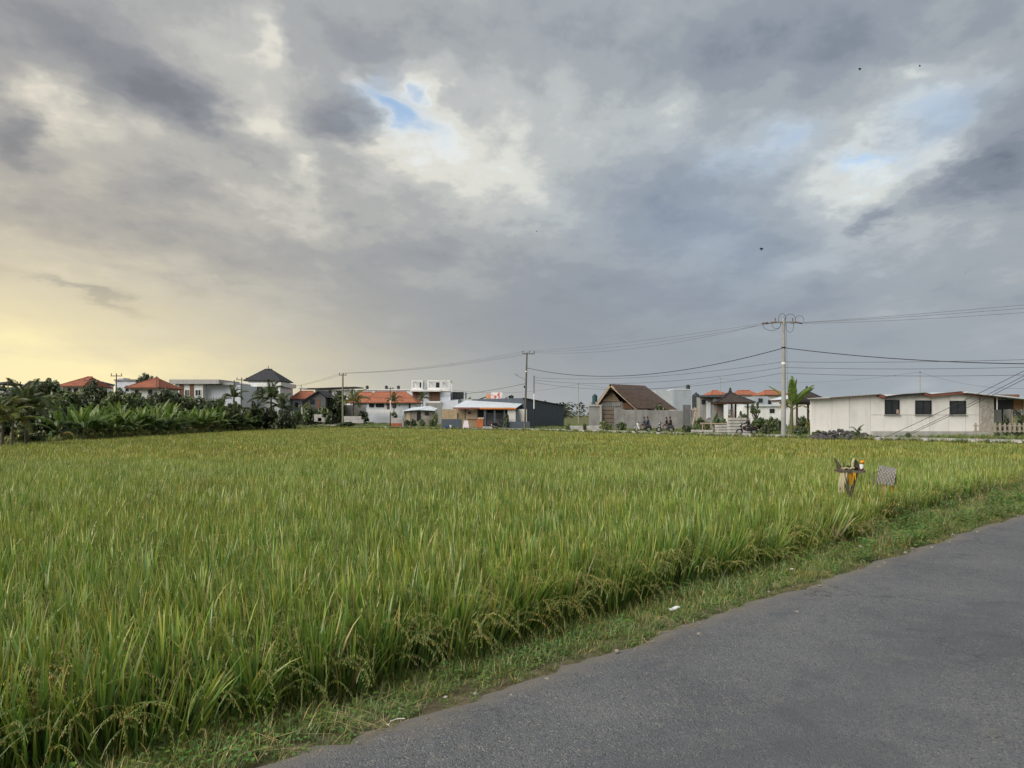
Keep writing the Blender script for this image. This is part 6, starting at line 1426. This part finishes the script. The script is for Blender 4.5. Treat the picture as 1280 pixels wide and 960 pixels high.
def traffic():
    teal = mat('teal_cloth', (.03, .10, .14), .9, .2, 9); dark = mat('black_cloth', (.02, .02, .024), .9, .3, 9); navy = mat('navy_cloth', (.03, .04, .09), .9, .2, 9); khaki = mat('khaki_cloth', (.06, .055, .055), .9, .15, 9); greyc = mat('pale_grey_cloth', (.24, .26, .28), .9, .1, 9)
    wb = mat('white_bike_paint', (.72, .72, .72), .3, .04, 4); bb = mat('black_bike_paint', (.02, .02, .022), .3, .2, 4); mixb = mat('dark_bike_paint', (.035, .035, .05), .3, .3, 4)
    zl = -.12
    A = Vector((ax(803.5, 77), 77, zl)); rz = R(172)
    motorbike(*A, rz, wb, 'white scooter carrying two people along the far lane', under=bb)
    rider(A, rz, (-.22, .90), .12, (.36, .32, 1.05), (.22, .17, .36), teal, khaki, 'person in teal shirt steering the white scooter'); rider(A, rz, (-.58, .95), .12, (-.22, .20, 1.05), (-.2, .20, .42), navy, navy, 'person in dark blue riding pillion on the white scooter', 'long')
    B = Vector((ax(831.5, 75.5), 75.5, zl)); rz = R(170)
    motorbike(*B, rz, mixb, 'dark scooter carrying two people behind the white one')
    rider(B, rz, (-.22, .90), .14, (.36, .32, 1.05), (.22, .17, .36), dark, khaki, 'person in black shirt steering the dark scooter'); rider(B, rz, (-.58, .95), .10, (-.2, .20, 1.05), (-.2, .20, .42), dark, dark, 'person in black riding pillion on the dark scooter', True)
    Cc = Vector((ax(933.5, 66.0), 66.0, zl)); rz = R(174)
    motorbike(*Cc, rz, bb, 'black motorbike with a lone rider before the slab stacks', True)
    rider(Cc, rz, (-.22, .93), .22, (.36, .32, 1.06), (.05, .18, .40), dark, khaki, 'lone rider in black riding before the slab stacks', 'long')
    # parked bike under the awning
    motorbike(ax(622, 99.2), 99.2, -.14, R(35), bb, 'black scooter parked under the shop awning')
traffic()

# ================================================================== shrine, basket and litter near the road
def shrine():
    Y = 12.1; x = ax(1062, Y); z0 = float(field_z(np.array([[x, Y]]))[0]); t = empty('bamboo_shrine', (x, Y, z0), 0, 'bamboo offering shrine wrapped in yellow cloth at rice edge', 'shrine')
    bam = mat('weathered_bamboo', (.20, .17, .12), .8, .3, 20, c2=(.10, .085, .065)); pal = mat('dry_palm_leaf', (.58, .52, .34), .85, .15, 14, c2=(.42, .36, .22)); yel = mat('yellow_cloth', (.70, .38, .035), .85, .12, 10); drk = mat('dry_brown_leaf', (.085, .065, .05), .95, .4, 18)
    def W(px, py, d=0.0): p = at(px, py, Y + d); return Vector((p.x - x, p.y - Y, p.z - z0))
    MB().tube([W(1064.5, 640) + Vector((0, 0, -.35)), W(1064, 632), W(1062.5, 621)], [.020, .021, .024], 8).build('post', bam, t)
    for i, (a_, b_, d) in enumerate(((1062, 1051.5, -.10), (1062, 1056.5, .10), (1062.3, 1059, -.12), (1062.6, 1066, .10), (1063, 1070, -.10), (1063, 1072, .08))):
        MB().tube([W(a_, 622), W((a_ * .45 + b_ * .55), 606, d * .5), W(b_, 590, d)], [.014, .012, .012], 6).build('bamboo_slat', bam, t)
    mb = MB(); c = W(1062, 589.6); mb.box(c.x - .18, c.x + .18, -.15, .15, c.z - .012, c.z + .012); mb.build('platform', bam, t)
    for s in (-1, 1): MB().tube([c + Vector((-.20, s * .14, .02)), c + Vector((.20, s * .14, .015))], .013, 6).build('rail', bam, t)
    for s in (-1, 1): MB().tube([c + Vector((s * .17, -.17, .03)), c + Vector((s * .17, .17, .03))], .013, 6).build('rail', bam, t)
    # yellow cloth between the slats
    V = [W(1060.3, 591, -.135), W(1069, 591, -.12), W(1066.8, 602, -.09), W(1064.2, 607.5, -.06), W(1061.3, 604, -.08)]
    mb = MB(); n_ = len(V); mb.add([tuple(v) for v in V] + [tuple(v + Vector((0, .018, 0))) for v in V], [tuple(range(n_)), tuple(reversed(range(n_, 2 * n_)))] + [(i, i + n_, (i + 1) % n_ + n_, (i + 1) % n_) for i in range(n_)]); mb.build('yellow_cloth', yel, t)
    # hanging pale palm-leaf fringe on the left
    for i in range(9):
        px = 1048.2 + i * 1.05; yb = 615.5 - (i % 3) * 3.0 - (6 if i > 6 else 0); top = W(1051 + i * .62, 591 + i * .4, -.16); bot = W(px, yb, -.18 + .02 * (i % 2)); w = Vector((.0085, 0, 0)); m_ = top.lerp(bot, .55) + Vector((-.012, -.01, 0)); q = Vector((0, .003, 0))
        mb = MB(); mb.add([tuple(v + k) for k in (Vector((0, 0, 0)), q) for v in (top - w, top + w, m_ + w * 1.3, bot + w, bot - w, m_ - w * 1.3)], [(0, 1, 2, 5), (5, 2, 3, 4), (11, 8, 7, 6), (10, 9, 8, 11), (0, 6, 7, 1), (1, 7, 8, 2), (2, 8, 9, 3), (3, 9, 10, 4), (4, 10, 11, 5), (5, 11, 6, 0)]); mb.build('palm_leaf_strip', pal, t)
    for k, (a_, b_, c_, d_) in enumerate(((1052, 1060, 593, 602), (1066, 1070, 592, 601))):
        mb = MB(); n_ = 7
        for i in range(n_):
            t0, t1 = i / n_, (i + 1) / n_; zt = 591; zb = lambda t: c_ + (d_ - c_) * (.5 + .5 * math.sin(t * 9 + k)); f = lambda t: W(a_ + (b_ - a_) * t, zt, -.15 + .02 * math.sin(t * 14)); g_ = lambda t: W(a_ + (b_ - a_) * t * .85 + 1, zb(t), -.15 + .03 * math.sin(t * 14 + 1))
            mb.slab([f(t0), f(t1), g_(t1), g_(t0)], .004)
        mb.build('cloth_skirt', yel if k else mat('faded_cream_cloth', (.5, .44, .28), .9, .2, 12), t)
    # offerings: dry leaf bed, banana-leaf horn, woven box, cup and marigold
    mb = MB()
    for i in range(110):
        p = W(random.uniform(1047, 1076), random.uniform(582, 590.5), random.uniform(-.15, .15)); a_ = random.uniform(0, 6.28); l = random.uniform(.03, .07); u = Vector((math.cos(a_), math.sin(a_), random.uniform(-.3, .5))) * l; w = Vector((-math.sin(a_), math.cos(a_), .3)) * l * .35
        mb.add([tuple(p - u), tuple(p + w), tuple(p + u), tuple(p - w)], [(0, 1, 2, 3)])
    o = mb.build('leaf_bed', drk, t); o['kind'] = 'stuff'
    MB().tube([W(1050.5, 588), W(1047.5, 580), W(1042, 571.5)], [.035, .026, .004], 6).build('leaf_horn', drk, t); MB().tube([W(1055, 587), W(1054.5, 577)], [.02, .008], 5).build('dry_stalk', drk, t)
    MB().tube([W(1042.8, 573), W(1040.8, 569.5)], [.006, .003], 5).build('horn_tip', pal, t)
    c2 = W(1069, 581); mb = MB(); mb.prism([(c2.x - .07, c2.z - .10), (c2.x + .05, c2.z - .10), (c2.x + .035, c2.z + .05), (c2.x - .045, c2.z + .115)], 'y', -.05, .06); mb.build('woven_offering', drk, t)
    MB().tube([W(1065.5, 588, -.08), W(1066, 578, -.09), W(1067.5, 572.8, -.07)], [.022, .026, .018], 7).build('leaf_cone', mat('pale_green_leaf', (.36, .38, .18), .8, .2, 12), t)
    MB().lathe([(.026, 0), (.034, .075), (.03, .08), (.024, .01)], 12, tuple(W(1077, 586.5, -.1)), cap=True).build('cup', white_p, t); mb = MB(); c3 = W(1078, 577.5, -.1); mb.ell(tuple(c3), (.034, .034, .026), 10, 6, .15); mb.build('marigold', mat('marigold', (.80, .26, .02), .8, .2, 30), t)
    MB().tube([W(1077, 587, -.1), W(1077.8, 579, -.1)], .006, 5).build('flower_stem', bam, t); mb = MB(); mb.ell(tuple(W(1078, 588, -.12)), (.03, .03, .04), 8, 5, .2); mb.build('dried_flower', mat('dark_red_flower', (.12, .03, .025), .9, .3, 20), t)
    for i in range(4): p = W(1054 + i * 4, 586.5 - i % 2, -.14); MB().box(p.x - .025, p.x + .03, p.y, p.y + .04, p.z, p.z + .02).build('leaf_tray', pal, t)
    # tilted woven hood on its own post
    Y2 = 13.7; x2 = ax(1106, Y2); zz = float(field_z(np.array([[x2, Y2]]))[0]); t2 = empty('woven_hood', (x2, Y2, zz), R(-26), 'tilted woven bamboo hood over a post right of the shrine', 'basket')
    wv = mat('woven_bamboo', (.30, .28, .25), .8, .3, 25); kz = az(582.5, Y2) - zz; w = .15
    def S(u, v, r=1.0):                                  # barrel surface: u across the barrel length, v round it (0..1)
        a_ = math.pi * (.02 + .96 * v); p = Vector((u, -math.cos(a_) * .19 * r, kz - .36 + math.sin(a_) * .34 * r)); return Matrix.Rotation(R(11), 3, 'Y') @ (p - Vector((0, 0, kz - .3))) + Vector((0, 0, kz - .3))
    nU, nV = 11, 20
    for i in range(nU):
        mb = MB(); u0 = -w + 2 * w * i / nU + .004; u1 = -w + 2 * w * (i + 1) / nU - .004
        for j in range(nV):
            h0 = 1 + (.035 if (i + j) % 2 else -.02); mb.add([tuple(S(u0, j / nV, h0)), tuple(S(u1, j / nV, h0)), tuple(S(u1, (j + 1) / nV, h0)), tuple(S(u0, (j + 1) / nV, h0)), tuple(S(u0, j / nV, h0 - .02)), tuple(S(u1, j / nV, h0 - .02)), tuple(S(u1, (j + 1) / nV, h0 - .02)), tuple(S(u0, (j + 1) / nV, h0 - .02))], [(0, 1, 2, 3), (7, 6, 5, 4), (0, 4, 5, 1), (1, 5, 6, 2), (2, 6, 7, 3), (3, 7, 4, 0)])
        mb.build('warp_strip', wv, t2)
    for j in range(nV):
        mb = MB(); v0 = (j + .18) / nV; v1 = (j + .82) / nV
        for i in range(nU):
            h0 = 1 + (-.02 if (i + j) % 2 else .035); u0 = -w + 2 * w * i / nU; u1 = -w + 2 * w * (i + 1) / nU
            mb.add([tuple(S(u0, v0, h0)), tuple(S(u1, v0, h0)), tuple(S(u1, v1, h0)), tuple(S(u0, v1, h0)), tuple(S(u0, v0, h0 - .02)), tuple(S(u1, v0, h0 - .02)), tuple(S(u1, v1, h0 - .02)), tuple(S(u0, v1, h0 - .02))], [(0, 1, 2, 3), (7, 6, 5, 4), (0, 4, 5, 1), (1, 5, 6, 2), (2, 6, 7, 3), (3, 7, 4, 0)])
        mb.build('weft_strip', mat('woven_bamboo_dark', (.16, .15, .14), .85, .3, 25), t2)
    for k, u in enumerate((-.13, .10)): MB().tube([(u, 0, -.05), (u * 1.02, 0, kz - .2)], .016, 7).build('leg', bam, t2)
    MB().tube([(-.02, -.08, kz - .62), (-.01, -.1, kz - .36)], [.03, .045], 7).build('wrapped_bundle', mat('faded_pink_cloth', (.42, .22, .16), .9, .15, 14), t2); MB().tube([(.12, -.08, kz - .5), (.1, -.1, kz - .32)], [.02, .032], 7).build('yellow_bundle', yel, t2)
    MB().tube([(-.2, .1, kz - .5), (-.19, .1, kz - .12)], .016, 6).build('side_stick', bam, t2); MB().tube([(.19, .1, kz - .35), (.18, .1, kz - .02)], .014, 6).build('side_stick', bam, t2)
shrine()
def litter():
    wp = mat('litter_white', (.55, .56, .57), .55, .08, 20)
    def G(px, py, z=0.0): Y = (CAMZ - z) * FPX / (py - HZ); return Vector((ax(px, Y), Y, z))
    p = G(843, 764, .03); t = empty('crushed_cup', p, R(35), 'crushed white paper cup lying in the verge grass', 'litter')
    mb = MB(); mb.tube([(-.055, 0, .03), (-.02, .004, .034), (.03, 0, .036), (.06, -.004, .045)], [.022, .026, .027, .022], 10); mb.v = [(x, y * 1.1, .034 + (z - .034) * .55 + .008 * math.sin(60 * x)) for x, y, z in mb.v]; mb.build('cup_body', wp, t); t.scale = (.85, .75, .7)
    MB().tube([(.06, -.02, .045), (.063, .018, .048)], .004, 5).build('cup_rim', wp, t)
    for k, (px, py, l, a_, c, lab, nm) in enumerate(((497, 900, .085, 25, (.6, .57, .5), 'pale bent straw lying on the asphalt edge', 'drinking_straw'), (487, 906, .03, 100, (.65, .64, .6), 'short pale straw stub beside the bent straw', 'drinking_straw'))):
        p = G(px, py, .012); mb = MB(); mb.tube([(-l / 2, 0, 0), (0, .012, .002), (l / 2, .0, .001)], .003, 6); o = mb.build(nm, mat('straw_plastic', c, .5)); o.location = p; o.rotation_euler = (0, 0, R(a_)); tag(o, lab, 'litter')
    for k, (px, py, s, lab) in enumerate(((990, 712, .022, 'small pale stone at the verge beside the road bend'), (557, 872, .014, 'small pale stone right of the bent straw'), (1075, 684, .026, 'pale crumpled wrapper on the verge below the shrine'), (1180, 655, .03, 'pale flat scrap on the road edge at right'))):
        p = G(px, py, .01); mb = MB(); mb.ell((0, 0, s * .3), (s, s * .7, s * .4), 9, 6, .2); o = mb.build('pale_stone' if k < 2 else 'wrapper', mat('pale_pebble', (.42, .40, .36), .9, .2, 30)); o.location = p; o.rotation_euler = (0, 0, k); tag(o, lab, 'stone' if k < 2 else 'litter')
    p = at(440, 533.0, 112); t = empty('field_wall', (ax(395, 112), 113, -.3), 0, 'low dark stone wall between the lane bend and the rice', 'wall')
    for i in range(9):
        a_ = 363 + i * 7; Yv = 113.8 - i * .05; mb = MB(); mb.box(ax(a_, Yv) + .01, ax(a_ + 7, Yv) - .01, Yv, Yv + .3, -.6, az(531.2 + .15 * i, Yv)); mb.build('stone_block', mat('dark_wall_stone', (.075, .07, .062), .95, .35, 2), t, world=True)
litter()
